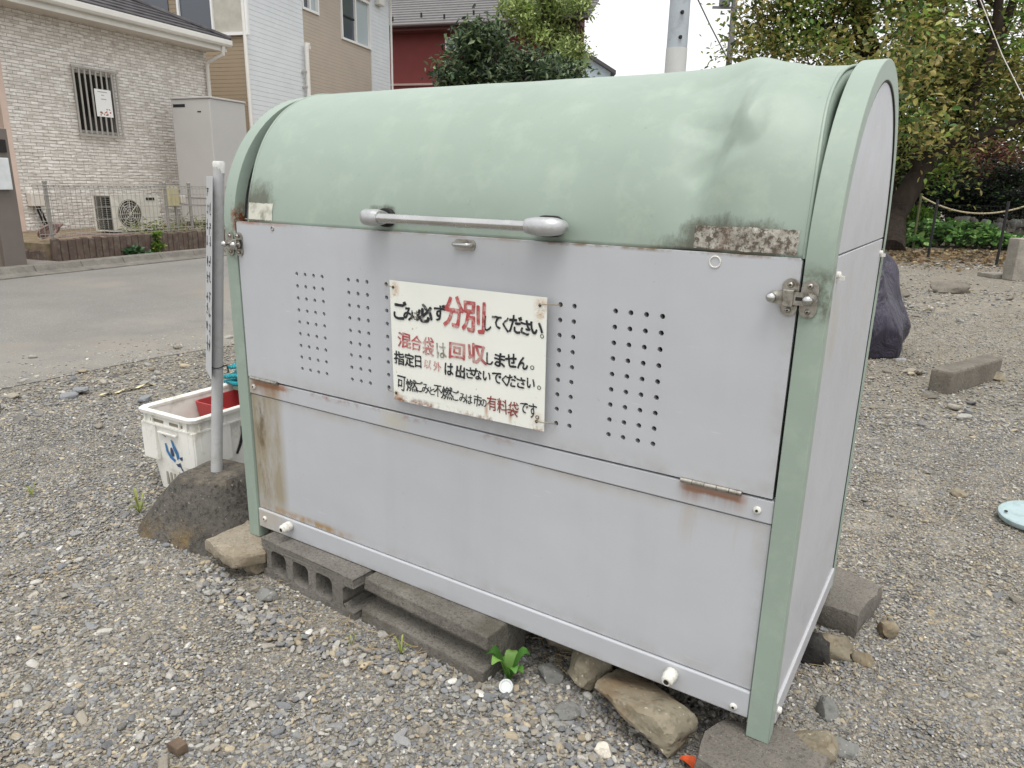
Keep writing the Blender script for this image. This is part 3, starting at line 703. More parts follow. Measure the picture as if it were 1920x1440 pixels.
def glyph(ch, cx, cz, w, h, rot, bold, seed):
    cu = bpy.data.curves.new('g', 'FONT'); cu.body = ch; cu.size = 1; cu.resolution_u = 3
    me = cu_mesh(cu)
    co = np.empty(len(me.vertices)*3); me.vertices.foreach_get('co', co); co = co.reshape(-1, 3)
    fs = [tuple(p.vertices) for p in me.polygons]; bpy.data.meshes.remove(me)
    if len(co) == 0: return None
    mn, mx = co.min(0), co.max(0); ct = (mn+mx)/2; sz = np.maximum(mx-mn, 1e-6)
    q = (co-ct)/sz
    out = []; rr = random.Random(seed); sh = rr.uniform(-.1, .1); bow = rr.uniform(-.08, .08)
    cops = [(0, 0)] if bold < .004 else [(0, 0)]+[(bold*.8*math.cos(a), bold*.8*math.sin(a)) for a in [math.pi/4*k for k in range(8)]]
    nf = len(q); FS = []
    for ic, (ou, ov) in enumerate(cops):
      FS += [tuple(i+ic*nf for i in f) for f in fs]
      for u, v, _ in q:
        u += sh*v+bow*v*v+.055*mnoise.noise((u*3.1+seed, v*3.1, 0)); v += .055*mnoise.noise((u*3.1, v*3.1+seed, 5))
        X = (u+ou)*w; Z = v*h+ov*w; c_, s_ = math.cos(rot), math.sin(rot); x = cx+X*c_-Z*s_; z = cz+X*s_+Z*c_
        out.append((x, sign_y(x, z)-.0012-.00004*ic, z))
    return out, FS
rows = [r_.split(',') for r_ in TEXT.strip().split('\n')]
for i, (ch, cx, cz, w, h, k, bold, line) in enumerate(rows):
    g = glyph(ch, float(cx), float(cz), float(w), float(h), random.uniform(-.06, .06), float(bold), i*1.37)
    if g:
        me = bpy.data.meshes.new('character'); me.from_pydata(g[0], [], g[1]); me.materials.append(INK[k])
        o = bpy.data.objects.new('character', me); COL.objects.link(o); o.parent = notice; o.location = -Vector(base_of(notice))
M_WIRE = simple('tie_wire', lin(150, 140, 124), .5, .3, 60, 0, 40, .6)
for (sx, sz), (hx, hz_) in (((.611, .860), (.572, .861)), ((.613, .612), (.572, .614)), ((.997, .859), (1.031, .861)), ((.997, .617), (1.031, .614))):
    MB().tube([(sx, sign_y(sx, sz)+.002, sz), (sx, SY-.005, sz+.001), ((sx+hx)/2, SY-.006, (sz+hz_)/2+.003), (hx, -.003, hz_), (hx, .012, hz_-.001)], .0011, 6).build('tie_wire', M_WIRE, notice, 60)
    MB().lathe([(.0035, 0), (.0035, .0004)], (sx, sign_y(sx, sz)-.0022, sz), (0, -1, 0), 10).build('punched_hole', M_DARK, notice)

# black seal round the upper side panels
for xo, sg in ((0, 1), (W, -1)):
    C, N = contour(.0372); pts = [(xo+sg*.0025, y, z) for y, z in C if z > .9]
    MB().tube(pts, .0022, 6).build('seal', M_DARK, bin_, 60)
bin_.location.z += DZ; notice.location.z += DZ
# ================================================================== SUPPORTS UNDER THE BIN
M_BLOCK = concrete('grey_block_concrete', lin(118, 114, 108), 110, .8)
M_BLOCK2 = concrete('dark_block_concrete', lin(112, 108, 101), 110, .8, stain=lin(86, 82, 72))
M_TANSLAB = concrete('tan_stone', lin(152, 143, 127), 80, .7, stain=lin(132, 120, 102))
M_REDSTONE = concrete('brown_paver', lin(116, 111, 104), 120, .7)
M_ROCK = concrete('tan_rock', lin(142, 134, 116), 34, .7, stain=lin(122, 106, 84))
M_ROCKG = concrete('grey_rock', lin(124, 124, 120), 40, .5)
M_ROCKD = concrete('dark_rock', lin(58, 56, 54), 50, .5)
def rotz(cx, cy, a): return lambda x, y, z: (cx+(x-cx)*math.cos(a)-(y-cy)*math.sin(a), cy+(x-cx)*math.sin(a)+(y-cy)*math.cos(a), z)
# hollow block lying with its cores towards the viewer
def hollow_block():
    x0, x1, z0, z1 = .108, .492, -.004, .1195; zc = (z0+z1)/2
    hh, cw = .036, .041
    def core(cx, w=cw):
        P = []; r_ = .017
        for q, (sx, sz) in enumerate(((1, 1), (-1, 1), (-1, -1), (1, -1))):
            for k in range(5):
                a = math.pi/2*(q+k/4); P.append((cx+sx*(w-r_)+r_*math.cos(a), zc+sz*(hh-r_)+r_*math.sin(a)))
        return P
    wj = .0
    outer = [(x0, z0), (x1, z0), (x1, zc-hh), (x1-.03, zc-hh+.002), (x1-.042, zc-hh+.014), (x1-.042, zc+hh-.014), (x1-.03, zc+hh-.002), (x1, zc+hh), (x1, z1), (x0, z1),
             (x0, zc+hh), (x0+.012, zc+hh-.004), (x0+.02, zc+hh-.014), (x0+.02, zc-hh+.014), (x0+.012, zc-hh+.004), (x0, zc-hh)]
    holes = [core(c, .033) for c in (.182, .278, .375)]
    rz = rotz(.3, 0, R(-3))
    o = curve_shape('hollow_block', [outer]+holes, .19, lambda u, v, w: rz(u, .043+w, v), M_BLOCK, None, .003)
    # rough, chipped faces
    sb = o.modifiers.new('sub', 'SUBSURF'); sb.subdivision_type = 'SIMPLE'; sb.levels = sb.render_levels = 2
    dm(o, .0035, .02)
    return tag(o, 'grey hollow concrete block on its side with dark core holes under the bin', 'concrete block')
def dm(o, strength, size):
    tx = bpy.data.textures.new('grit', 'CLOUDS'); tx.noise_scale = size; tx.noise_depth = 3
    m = o.modifiers.new('rough', 'DISPLACE'); m.texture = tx; m.strength = strength; m.mid_level = .5; m.texture_coords = 'GLOBAL'
hollow_block()
# lintel block with a grooved front
def groove_block():
    T = [(.1205, -.052), (.088, -.056), (.080, -.046), (.076, -.020), (.070, -.008), (.056, -.006), (.046, -.014), (.040, -.036), (.036, -.066), (-.01, -.070), (-.01, .10), (.1205, .10)]
    prof = [(y, z) for z, y in T]; rz = rotz(.72, 0, R(-4.5)); mb = MB()
    n = 24; xs = [.506+(.918-.506)*k/n for k in range(n+1)]; m = len(prof)
    V = []; F = []
    for x in xs:
        for y, z in prof: V.append(rz(x, y, z))
    for i in range(n):
        for k in range(m): F.append((i*m+k, i*m+(k+1) % m, (i+1)*m+(k+1) % m, (i+1)*m+k))
    F.append(tuple(range(m))); F.append(tuple(n*m+k for k in range(m)))
    o = mb.add(V, F).build('lintel_block', M_BLOCK2, None, None, .004, 2); dm(o, .005, .025)
    tag(o, 'dark concrete lintel block with a groove along its front, beside the hollow block', 'concrete block')
groove_block()
tag(slab('stone_slab', [(-.075, -.10), (.075, -.125), (.125, -.05), (.085, .06), (-.08, .06)], .046, .0825, M_TANSLAB, 3, .006, tilt=(.0, .0)), 'flat tan stone slab under the left front foot of the bin', 'stone')
tag(rock('support_stone', (.06, -.02, .022), (.055, .05, .036), M_TANSLAB, 5), 'small tan stone propping up the flat slab by the hollow block', 'stone')
tag(slab('stone_paver', [(1.405, -.03), (1.44, .03), (1.545, .075), (1.625, .03), (1.615, -.11), (1.52, -.14), (1.41, -.10)], -.01, .0825, M_REDSTONE, 9, .008), 'brown broken paver under the right front foot of the bin', 'paver')
tag(rock('boulder', (1.268, .012, .048), (.112, .078, .062), M_ROCK, 21, rotz=R(-20), rough=.09, sub=4, tilt=(R(-4), R(4)), facets=7, smooth=20, boxy=3.6), 'big tan boulder wedged under the bottom rail of the bin', 'rock')
tag(rock('wedge_rock', (1.115, .055, .045), (.06, .05, .05), M_ROCK, 33, rough=.2), 'brown rock in the shade left of the big boulder', 'rock')
tag(rock('shaded_rock', (1.0, .13, .05), (.07, .05, .055), M_TANSLAB, 37, rough=.2), 'pale rock deep in the shadow under the bin behind the weed', 'rock')
for k, (x, y, s_, m, lb) in enumerate([(1.03, .03, .035, M_ROCKG, 'dark grey pebble beside the weed under the bin'), (1.115, -.06, .032, M_ROCKG, 'blue-grey angular stone left of the big boulder')]):
    tag(rock('loose_stone', (x, y, .012), (s_, s_*.8, s_*.7), m, 60+k), lb, 'stone')
tag(rock('pale_stone', (1.235, -.115, .012), (.02, .017, .017), concrete('white_stone', lin(205, 198, 184), 60), 64), 'small whitish stone in front of the big boulder', 'stone')
def paver_block(name, P4, z0, z1, mat, lb, cat, sd=1):
    tag(slab(name, P4, z0, z1, mat, sd, .0035), lb, cat)
paver_block('concrete_paver', [(1.46, .62), (1.60, .60), (1.635, .80), (1.50, .86)], .002, .066, M_REDSTONE, 'brown-grey paver slab under the back right foot of the bin', 'paver', 12)
for k, (x, y, sx, sy, sz, m, lb) in enumerate([
    (1.562, .505, .05, .045, .045, M_ROCK, 'tan stone between the paver and the side of the bin'),
    (1.522, .45, .045, .04, .05, M_ROCKD, 'black charred lump of stone beside the bin wall'),
    (1.665, .665, .032, .028, .034, M_ROCK, 'upright tan stone standing just right of the brown paver'),
    (1.63, .51, .03, .022, .018, M_ROCK, 'low flat tan stone near the black lump'),
    (1.585, .135, .05, .045, .04, M_ROCK, 'tan stone right behind the right front foot of the bin'),
    (1.59, .27, .03, .025, .022, M_ROCKG, 'grey-green stone beside the lower right bin wall'),
    (1.64, .17, .032, .026, .02, M_ROCKG, 'flat grey stone a step right of the front foot'),
    (.215, -.115, .036, .026, .02, M_ROCKG, 'large grey-green pebble lying in front of the hollow block')]):
    tag(rock('loose_stone', (x, y, sz*.5), (sx, sy, sz), m, 80+k, rotz=k), lb, 'stone')

# ================================================================== SMALL THINGS ON THE GROUND
M_LEAF = leaf_mat('leaf_tissue', .3)
def blade_plant(name, c, n, L, wdt, cols, label, cat, up=.5, seed=0, white=None):
    rr = random.Random(seed); root = thing(name, label, cat, c)
    for k in range(n):
        a = 2*math.pi*k/n+rr.uniform(-.3, .3); l = L*rr.uniform(.75, 1.1); u = up*rr.uniform(.6, 1.4); V = []; F = []
        m = 6; side = Vector((-math.sin(a), math.cos(a), 0))
        for i in range(m+1):
            q = i/m; p = Vector(c)+Vector((math.cos(a), math.sin(a), 0))*l*q*.85+Vector((0, 0, l*u*math.sin(q*2.1)))
            w = wdt*l*(math.sin(math.pi*min(1, q*.92+.06))**.8)*.5
            V += [tuple(p-side*w+Vector((0, 0, w*.25))), tuple(p), tuple(p+side*w+Vector((0, 0, w*.25)))]
        for i in range(m): b = i*3; F += [(b, b+1, b+4, b+3), (b+1, b+2, b+5, b+4)]
        me = bpy.data.meshes.new('leaf'); me.from_pydata(V, [], F); colour_attr(me, np.tile(np.array(cols[k % len(cols)][:3])*rr.uniform(.8, 1.2), (len(V), 1)))
        me.materials.append(M_LEAF); me.polygons.foreach_set('use_smooth', [True]*len(me.polygons))
        o = bpy.data.objects.new('leaf', me); COL.objects.link(o); o.parent = root; o.location = -Vector(base_of(root))
    return root
G1, G2, G3 = lin(92, 140, 62), lin(74, 120, 52), lin(120, 160, 80)
blade_plant('broadleaf_weed', (.952, -.032, .004), 7, .062, .62, [G1, G2, G3], 'little green weed with oval leaves growing beside the lintel block', 'weed', 1.0, 4)
cap = MB().lathe([(.0165, .0), (.017, .010), (.0155, .0125), (.0125, .0122), (.0115, .010), (.002, .0098)], (.966, -.066, .010), (.35, -.75, 1), 24).build('bottle_cap', simple('white_cap_plastic', lin(190, 194, 192), .4, .05, 40), None, 50)
tag(cap, 'white plastic bottle cap lying under the little weed', 'bottle cap')
for k, (px, py, L, n_, lb) in enumerate([(262, 962, .05, 9, 'small yellowish grass tuft at the left foot of the post base'), (60, 930, .035, 6, 'tiny green sprout in the gravel at the left edge'), (752, 1226, .03, 7, 'tiny grass sprout in front of the lintel block'), (660, 1210, .02, 5, 'tiny dry sprout in the open gravel')]):
    blade_plant('grass_tuft', tuple(gp(px, py, .004)), n_, L, .16, [lin(150, 156, 84), lin(118, 136, 70)], lb, 'grass tuft', 1.1, 30+k)
ol = MB(); c = gp(1302, 1434, .012); V = []; F = []
for i in range(7):
    q = i/6; w = .012*math.sin(math.pi*(q*.9+.05)); V += [(c.x-.03+.06*q, c.y-w, .012+.006*math.sin(q*6)), (c.x-.03+.06*q, c.y+.004, .010+.006*math.sin(q*6)), (c.x-.03+.06*q, c.y+w+.004, .014+.004*math.sin(q*5))]
for i in range(6): b = i*3; F += [(b, b+1, b+4, b+3), (b+1, b+2, b+5, b+4)]
tag(ol.add(V, F).build('fallen_leaf', simple('orange_leaf_skin', lin(198, 84, 44), .6, .3, 60), None, 60), 'fallen orange leaf on the gravel at the bottom edge', 'leaf')
c = gp(335, 1412); tag(slab('wood_chip', [(c.x-.017, c.y-.012), (c.x+.016, c.y-.010), (c.x+.018, c.y+.011), (c.x-.015, c.y+.012)], .006, .024, simple('brown_chip', lin(102, 86, 72), .85, .25, 40, .4, 80), 3, .0012), 'squarish brown fragment lying on the gravel at bottom left', 'fragment')
# dry straw lying about
mb = MB(); rr = random.Random(5)
for cx, cy_, n_, sp in [(*gp(780, 1215)[:2], 26, .07), (*gp(545, 1110)[:2], 22, .09), (*gp(640, 1170)[:2], 26, .12), (*gp(1080, 1250)[:2], 24, .07), (*gp(150, 1100)[:2], 22, .16), (*gp(330, 1000)[:2], 20, .16), (1.62, .4, 16, .12)]:
    for k in range(n_):
        x = cx+rr.gauss(0, sp); y = cy_+rr.gauss(0, sp*.6); a = rr.uniform(0, 6.28); l = rr.uniform(.02, .07); z = rr.uniform(.010, .018)
        mb.tube([(x, y, z), (x+math.cos(a)*l*.5, y+math.sin(a)*l*.5, z+rr.uniform(0, .006)), (x+math.cos(a+.4)*l, y+math.sin(a+.4)*l, z-.003)], .0009, 3)
tag(mb.build('dry_straw', simple('straw', lin(158, 138, 104), .8, .25, 30)), 'scattered bits of dry straw on the gravel', 'straw', kind='stuff')
# pale plastic strip half buried by the road
c0, c1 = gp(188, 741, .012), gp(292, 718, .012)
V = []; F = []
for i in range(15):
    p = c0.lerp(c1, i/14); w = Vector((.0, .0, 0))+N1*(.013+.006*math.sin(i*2.1)); z = .009+.006*math.sin(i*1.3); V += [(p.x-w.x, p.y-w.y, z), (p.x+w.x, p.y+w.y, z+.006)]
for i in range(14): F.append((2*i, 2*i+2, 2*i+3, 2*i+1))
tag(MB().add(V, F).build('plastic_strip', simple('cream_strip', lin(216, 202, 158), .7, .2, 20), None, 60), 'crumpled cream strip lying on the gravel near the road edge', 'strip')

# ================================================================== SIGN POST IN A CONCRETE FOOT
M_POLE = simple('grey_white_pole_paint', lin(176, 177, 177), .5, .1, 12, .05, 60, dirt=lin(150, 148, 142), dscale=12)
PX, PY = -.292, .100; PT = gp(410, 303, 1.14)
post = thing('sign_post', 'thin grey-white post with a narrow upright sign set in a dark concrete foot', 'sign post', (PX, PY, 0))
t = NT('rough_dark_concrete'); g1 = t.noise(60, 4, .7); v = t.voro(48)
c = t.ramp(t.noise(7, 6, .7), .3, .7, lin(72, 69, 65), lin(106, 102, 96)); c = t.mix(t.ramp(g1, .5, .7), c, lin(52, 48, 44))
vc = t.n('ShaderNodeTexVoronoi', Scale=95.); t.set(vc.inputs['Vector'], t.co())
c = t.mix(t.ramp(t.noise(85, 2, .5), .68, .73), c, lin(142, 137, 128))
o3 = t.xyz(); c = t.mix(t.math('MULTIPLY', t.mr(o3[2], .085, .015), t.ramp(t.noise(9, 6, .7), .46, .64)), c, lin(122, 104, 74))
c = t.mix(t.math('MULTIPLY', t.mr(o3[2], .165, .19), t.ramp(t.noise(24, 6), .4, .65)), c, lin(132, 122, 106))
t.bump(t.math('ADD', g1, t.math('MULTIPLY', t.noise(20, 4), 1.2)), .9, .012); M_FOOT = t.done(c, .95, 0, .15)
V = []; F = []; nl, ns = 16, 32; rz = rotz(PX, PY, R(8))
for i in range(nl+1):
    q = i/nl; z = -.01+.205*q; hw = .235-(.235-.085)*q
    if i == nl: hw *= .5; z -= .012
    for k in range(ns):
        a = 2*math.pi*(k+.5)/ns; ca, sa = math.cos(a), math.sin(a); e = 9.; rr_ = hw/((abs(ca)**e+abs(sa)**e)**(1/e))
        x, y, zz = rz(PX+.02*(1-q)+rr_*ca, PY+.03*(1-q)+rr_*sa, z); d = .007*mnoise.fractal((x*9, y*9, z*9), 1, 2, 4)
        V.append((x+ca*d, y+sa*d, zz+d*.5*(1 if i > nl-3 else .3)))
for i in range(nl):
    for k in range(ns): F.append((i*ns+k, i*ns+(k+1) % ns, (i+1)*ns+(k+1) % ns, (i+1)*ns+k))
F.append(tuple(nl*ns+k for k in range(ns)))
MB().add(V, F).build('concrete_foot', M_FOOT, post, 50)
ptop = dp(410, 306, 2.20)
MB().tube([(PX, PY, .14), tuple(Vector((PX, PY, .14)).lerp(ptop, .5)), ptop], [.0185, .0172, .0165], 16).build('pole', M_POLE, post, 40)
# crimped open top
mb = MB(); seg = 10
mb.tube([ptop-Vector((0, 0, .03)), ptop, ptop+Vector((0, 0, .006))], [.0168, .0185, .016], 12); mb.build('pole_top', simple('pale_tape', lin(214, 214, 210), .7, .15, 40, .4, 60), post, 30)
# narrow plate seen nearly edge on
pd = Vector((-.62, .78, 0)).normalized()           # plate runs along this direction
vd = (Vector((PX, PY, 0))-Vector((CAM.x, CAM.y, 0))).normalized()
ang = math.atan2(vd.y, vd.x)+R(4.5); pd = Vector((math.cos(ang), math.sin(ang), 0)); pn = Vector((pd.y, -pd.x, 0))
if pn.dot(-vd) < 0: pn = -pn
pc = Vector((PX, PY, 0))-RT*0.028
def PL(u, v, w): q = pc+pd*u+pn*w+(ptop-Vector((PX, PY, .14)))*((v-.14)/(ptop.z-.14)); return (q.x, q.y, v)
t = NT('sign_white_enamel'); cc = t.mix(t.ramp(t.noise(20, 5), .6, .75), lin(190, 192, 194), lin(160, 158, 152)); M_ENAMEL = t.done(cc, .45, 0, .4)
plate = MB().box(-.075, .075, -.0012, .0012, .505, 1.118, fr=lambda a, b, c: PL(a, c, b)).build('sign_plate', M_ENAMEL, post, None, .0006, 1)
mb = MB(); rr = random.Random(12)
for col_ in (-.035, .03):                          # illegible columns of brush marks
    z = 1.07 if col_ > 0 else 1.02
    while z > .56:
        for q in range(4):
            u = col_+rr.uniform(-.018, .018); zz = z+rr.uniform(-.014, .014)
            if rr.random() < .5: mb.box(u-.014, u+.014, .0016, .0022, zz-.002, zz+.002, fr=lambda a, b, c: PL(a, c, b))
            else: mb.box(u-.0025, u+.0025, .0016, .0022, zz-.012, zz+.012, fr=lambda a, b, c: PL(a, c, b))
        z -= .052
mb.build('sign_marks', INK['k'], plate)
mb = MB(); q = Vector((PX, PY, .14)).lerp(ptop, (.53-.14)/(ptop.z-.14))
mb.tube([q+Vector((.019*math.cos(a), .019*math.sin(a), .002*math.sin(a*2))) for a in [2*math.pi*k/16 for k in range(17)]], .0012, 6)
mb.tube([q+RT*.018, q+RT*.03+Vector((0, 0, .004)), q+RT*.034-Vector((0, 0, .012)), q+RT*.032-Vector((0, 0, .022))], .0022, 6)
mb.build('wire_tie', M_DARK, post, 60)

# ================================================================== WHITE CRATE AND ITS CONTENT
M_CRATE = simple('white_crate_plastic', lin(226, 225, 218), .45, .05, 6, 0, 40, dirt=lin(178, 172, 158), dscale=9)
CXL, CYN, CLX, CLY, CHT = -.755, .120, .30, .46, .315
crate = thing('crate', 'white plastic crate with blue bird emblem standing behind the post foot', 'crate', (CXL+CLX/2, CYN+CLY/2, 0))
cr = rotz(CXL, CYN, R(3))
def rrect(x0, x1, y0, y1, r_, n=5):
    P = []
    for q, (cx, cy_) in enumerate(((x1-r_, y1-r_), (x0+r_, y1-r_), (x0+r_, y0+r_), (x1-r_, y0+r_))):
        for k in range(n+1): a = math.pi/2*(q+k/n); P.append((cx+r_*math.cos(a), cy_+r_*math.sin(a)))
    return P
def loft(name, rings, mat, par, close=True, sm=40):
    m = len(rings[0][0]); V = []; F = []
    for P, z in rings: V += [cr(x, y, z) for x, y in P]
    for i in range(len(rings)-1):
        for k in range(m): F.append((i*m+k, i*m+(k+1) % m, (i+1)*m+(k+1) % m, (i+1)*m+k))
    return MB().add(V, F).build(name, mat, par, sm)
def ring(i, z, r_=.03): return (rrect(CXL+i, CXL+CLX-i, CYN+i, CYN+CLY-i, r_), z)
body = loft('crate_wall', [ring(.032, .004), ring(.010, CHT-.05), ring(.012, CHT-.012), ring(.016, CHT-.012), ring(.036, .012)], M_CRATE, crate)
P_, z_ = ring(.036, .012); MB().add([cr(x, y, z_) for x, y in P_], [tuple(range(len(P_)))]).build('crate_floor', M_CRATE, crate)
loft('crate_rim', [ring(.012, CHT-.016), ring(-.002, CHT-.016), ring(-.004, CHT-.004), ring(.0, CHT), ring(.012, CHT), ring(.018, CHT-.006), ring(.018, CHT-.016)], M_CRATE, crate)
loft('crate_ridge', [ring(.012, CHT-.055), ring(.002, CHT-.055), ring(.002, CHT-.049), ring(.012, CHT-.049)], M_CRATE, crate)
for xa, xb in ((CXL+.008, CXL+.085), (CXL+CLX-.075, CXL+CLX-.008)):
    MB().box(xa, xb, CYN+.004, CYN+.02, .125, CHT-.052, fr=cr).build('corner_skirt', M_CRATE, body, None, .003)
for ya, yb in ((CYN+.008, CYN+.16), (CYN+CLY-.16, CYN+CLY-.008)):
    MB().box(CXL+CLX-.02, CXL+CLX-.004, ya, yb, .125, CHT-.052, fr=cr).build('corner_skirt', M_CRATE, body, None, .003)
for x in (CXL+.035, CXL+.075, CXL+CLX-.075, CXL+CLX-.035):            # vertical ribs, near short face
    MB().box(x-.003, x+.003, CYN+.003, CYN+.016, CHT-.13, CHT-.05, fr=cr).build('rib', M_CRATE, body)
    MB().box(x-.003, x+.003, CYN+.003, CYN+.016, CHT-.05, CHT-.014, fr=cr).build('rib', M_CRATE, body)
for y in (CYN+.035, CYN+.085, CYN+.14, CYN+CLY-.14, CYN+CLY-.085, CYN+CLY-.035):
    MB().box(CXL+CLX-.016, CXL+CLX-.003, y-.003, y+.003, CHT-.13, CHT-.014, fr=cr).build('rib', M_CRATE, body)
MB().box(CXL+.10, CXL+.20, CYN+.002, CYN+.018, CHT-.083, CHT-.075, fr=cr).build('grip_lip', M_CRATE, body, None, .002)
M_SLOT = simple('crate_slot_dark', lin(128, 120, 106), .8, .2, 30)
for x0 in (CXL+.06, CXL+.165): MB().box(x0, x0+.07, CYN+.0085, CYN+.0115, CHT-.044, CHT-.034, fr=cr).build('rim_slot', M_SLOT, body)
for k in range(6): x0 = CXL+.095+.021*k; MB().box(x0, x0+.009, CYN+.0235, CYN+.034, .028, .078, fr=cr).build('drain_slot', simple('slot_shade', lin(150, 146, 136), .8) if k == 0 else bpy.data.materials['slot_shade'], body)
# emblem: blue bird shape on the near short face
yk = lambda z: CYN+.0105+(.0275 if z < CHT-.135 else 0)*1.0
def em(u, v):                         # u,v in 0..1 over the emblem field
    x = CXL+.105+.115*u; z = .095+.120*v; i = .032-.022*(z-.004)/(CHT-.054)
    return cr(x, CYN+i-.002, z)
def ems(name, poly, mat): MB().add([em(u, v) for u, v in poly], [tuple(range(len(poly)))]).build(name, mat, crate)
M_BLUE = simple('emblem_blue', lin(58, 116, 168), .5, .2, 50); M_BLUE2 = simple('emblem_dark_blue', lin(58, 72, 104), .5, .2, 50)
ems('emblem', [(.45, 1.0), (.53, .98), (.72, .62), (.72, .45), (.60, .36), (.58, .55), (.50, .72)], M_BLUE)
ems('emblem', [(.12, .82), (.20, .84), (.24, .58), (.42, .40), (.52, .36), (.46, .26), (.26, .36), (.13, .56)], M_BLUE)
ems('emblem', [(.72, .46), (.98, .56), (1.0, .44), (.78, .38)], M_BLUE2)
ems('emblem', [(.50, .22), (.62, .24), (.72, .30), (.76, .12), (.84, .02), (.74, .04), (.70, .14), (.56, .14)], M_BLUE2)
ems('emblem', [(.36, .72), (.44, .74), (.50, .62), (.48, .46), (.38, .44), (.33, .56)], M_BLUE2)
for (u0, v0, l) in ((.04, 1.10, .22), (.58, -.08, .2)):
    for k in range(4): ems('small_print', [(u0+l*k/4, v0-.02*k), (u0+l*k/4+l*.18, v0-.02*k), (u0+l*k/4+l*.18, v0+.035-.02*k), (u0+l*k/4, v0+.035-.02*k)], M_BLUE2)
# brush-painted character on the long face
def lf(y, z): i = .032-.022*(z-.004)/(CHT-.054); return cr(CXL+CLX-i+.002, y, z)
def stroke(P, w, par):
    V = []; F = []
    for i, (y, z) in enumerate(P):
        a = Vector(P[max(0, i-1)]); b = Vector(P[min(len(P)-1, i+1)]); d = (b-a).normalized(); n = Vector((-d.y, d.x)); ww = w*(.75+.5*math.sin(math.pi*(i+.5)/len(P)))
        V += [lf(y-n.x*ww, z-n.y*ww), lf(y+n.x*ww, z+n.y*ww)]
    for i in range(len(P)-1): F.append((2*i, 2*i+2, 2*i+3, 2*i+1))
    return MB().add(V, F).build('painted_stroke', INK['k'], par)
y0 = CYN+.215
stroke([(y0, .235), (y0+.002, .205), (y0-.008, .165), (y0-.025, .130)], .006, crate)
stroke([(y0+.03, .245), (y0+.038, .215), (y0+.055, .175), (y0+.085, .140)], .007, crate)
# red tub inside
M_RED = simple('red_tub_plastic', lin(176, 66, 66), .5, .1, 8)
tub = thing('red_tub', 'red plastic tub with pale green rim inside the white crate', 'tub', (CXL+.15, CYN+.33, .02))
def ring2(i, z): return (rrect(CXL+.022+i, CXL+CLX-.022-i, CYN+.215+i, CYN+CLY-.02-i, .02), z)
loft('tub_wall', [ring2(.03, .02), ring2(.0, CHT-.03), ring2(.006, CHT-.03), ring2(.034, .024)], M_RED, tub)
P_, z_ = ring2(.03, .022); MB().add([cr(x, y, z_) for x, y in P_], [tuple(range(len(P_)))]).build('tub_floor', M_RED, tub)
MB().box(CXL+.02, CXL+CLX-.02, CYN+CLY-.055, CYN+CLY-.030, CHT-.03, CHT-.012, fr=cr).build('tub_rim', simple('pale_green_rim', lin(160, 200, 180), .5), tub, None, .003)
# folded turquoise net on the far end of the crate
def net_mat():
    t = NT('turquoise_net'); c = t.ramp(t.voro(160), .1, .5, lin(60, 196, 200), lin(24, 120, 132)); t.bump(t.voro(160), .6, .004); return t.done(c, .6, 0, .3)
V = []; F = []; nu, nv = 24, 14
LH = .032
net = thing('folded_net', 'folded turquoise net piled on the far end of the crate', 'net', cr(CXL+.16, CYN+CLY-.03, CHT))
for lay in range(3):
    V = []; F = []
    for i in range(nu+1):
        for j in range(nv+1):
            u, v = i/nu-.5, j/nv-.5
            x = CXL+.14+u*.30+.01*lay; y = CYN+CLY+.015+v*.20*(1-.12*lay)+.012*math.sin(u*9+lay*2)
            z = CHT+.008+lay*.026+.09*max(0, v+.25)*(1.2-lay*.1)+.007*mnoise.noise((u*6, v*6, lay*3.1))+.012*math.cos(u*3)
            V.append(cr(x, y, z))
    for i in range(nu):
        for j in range(nv): a = i*(nv+1)+j; F.append((a, a+1, a+nv+2, a+nv+1))
    o = MB().add(V, F).build('net_fold', net_mat() if lay == 0 else bpy.data.materials['turquoise_net'], net, 60); o.modifiers.new('thick', 'SOLIDIFY').thickness = .012
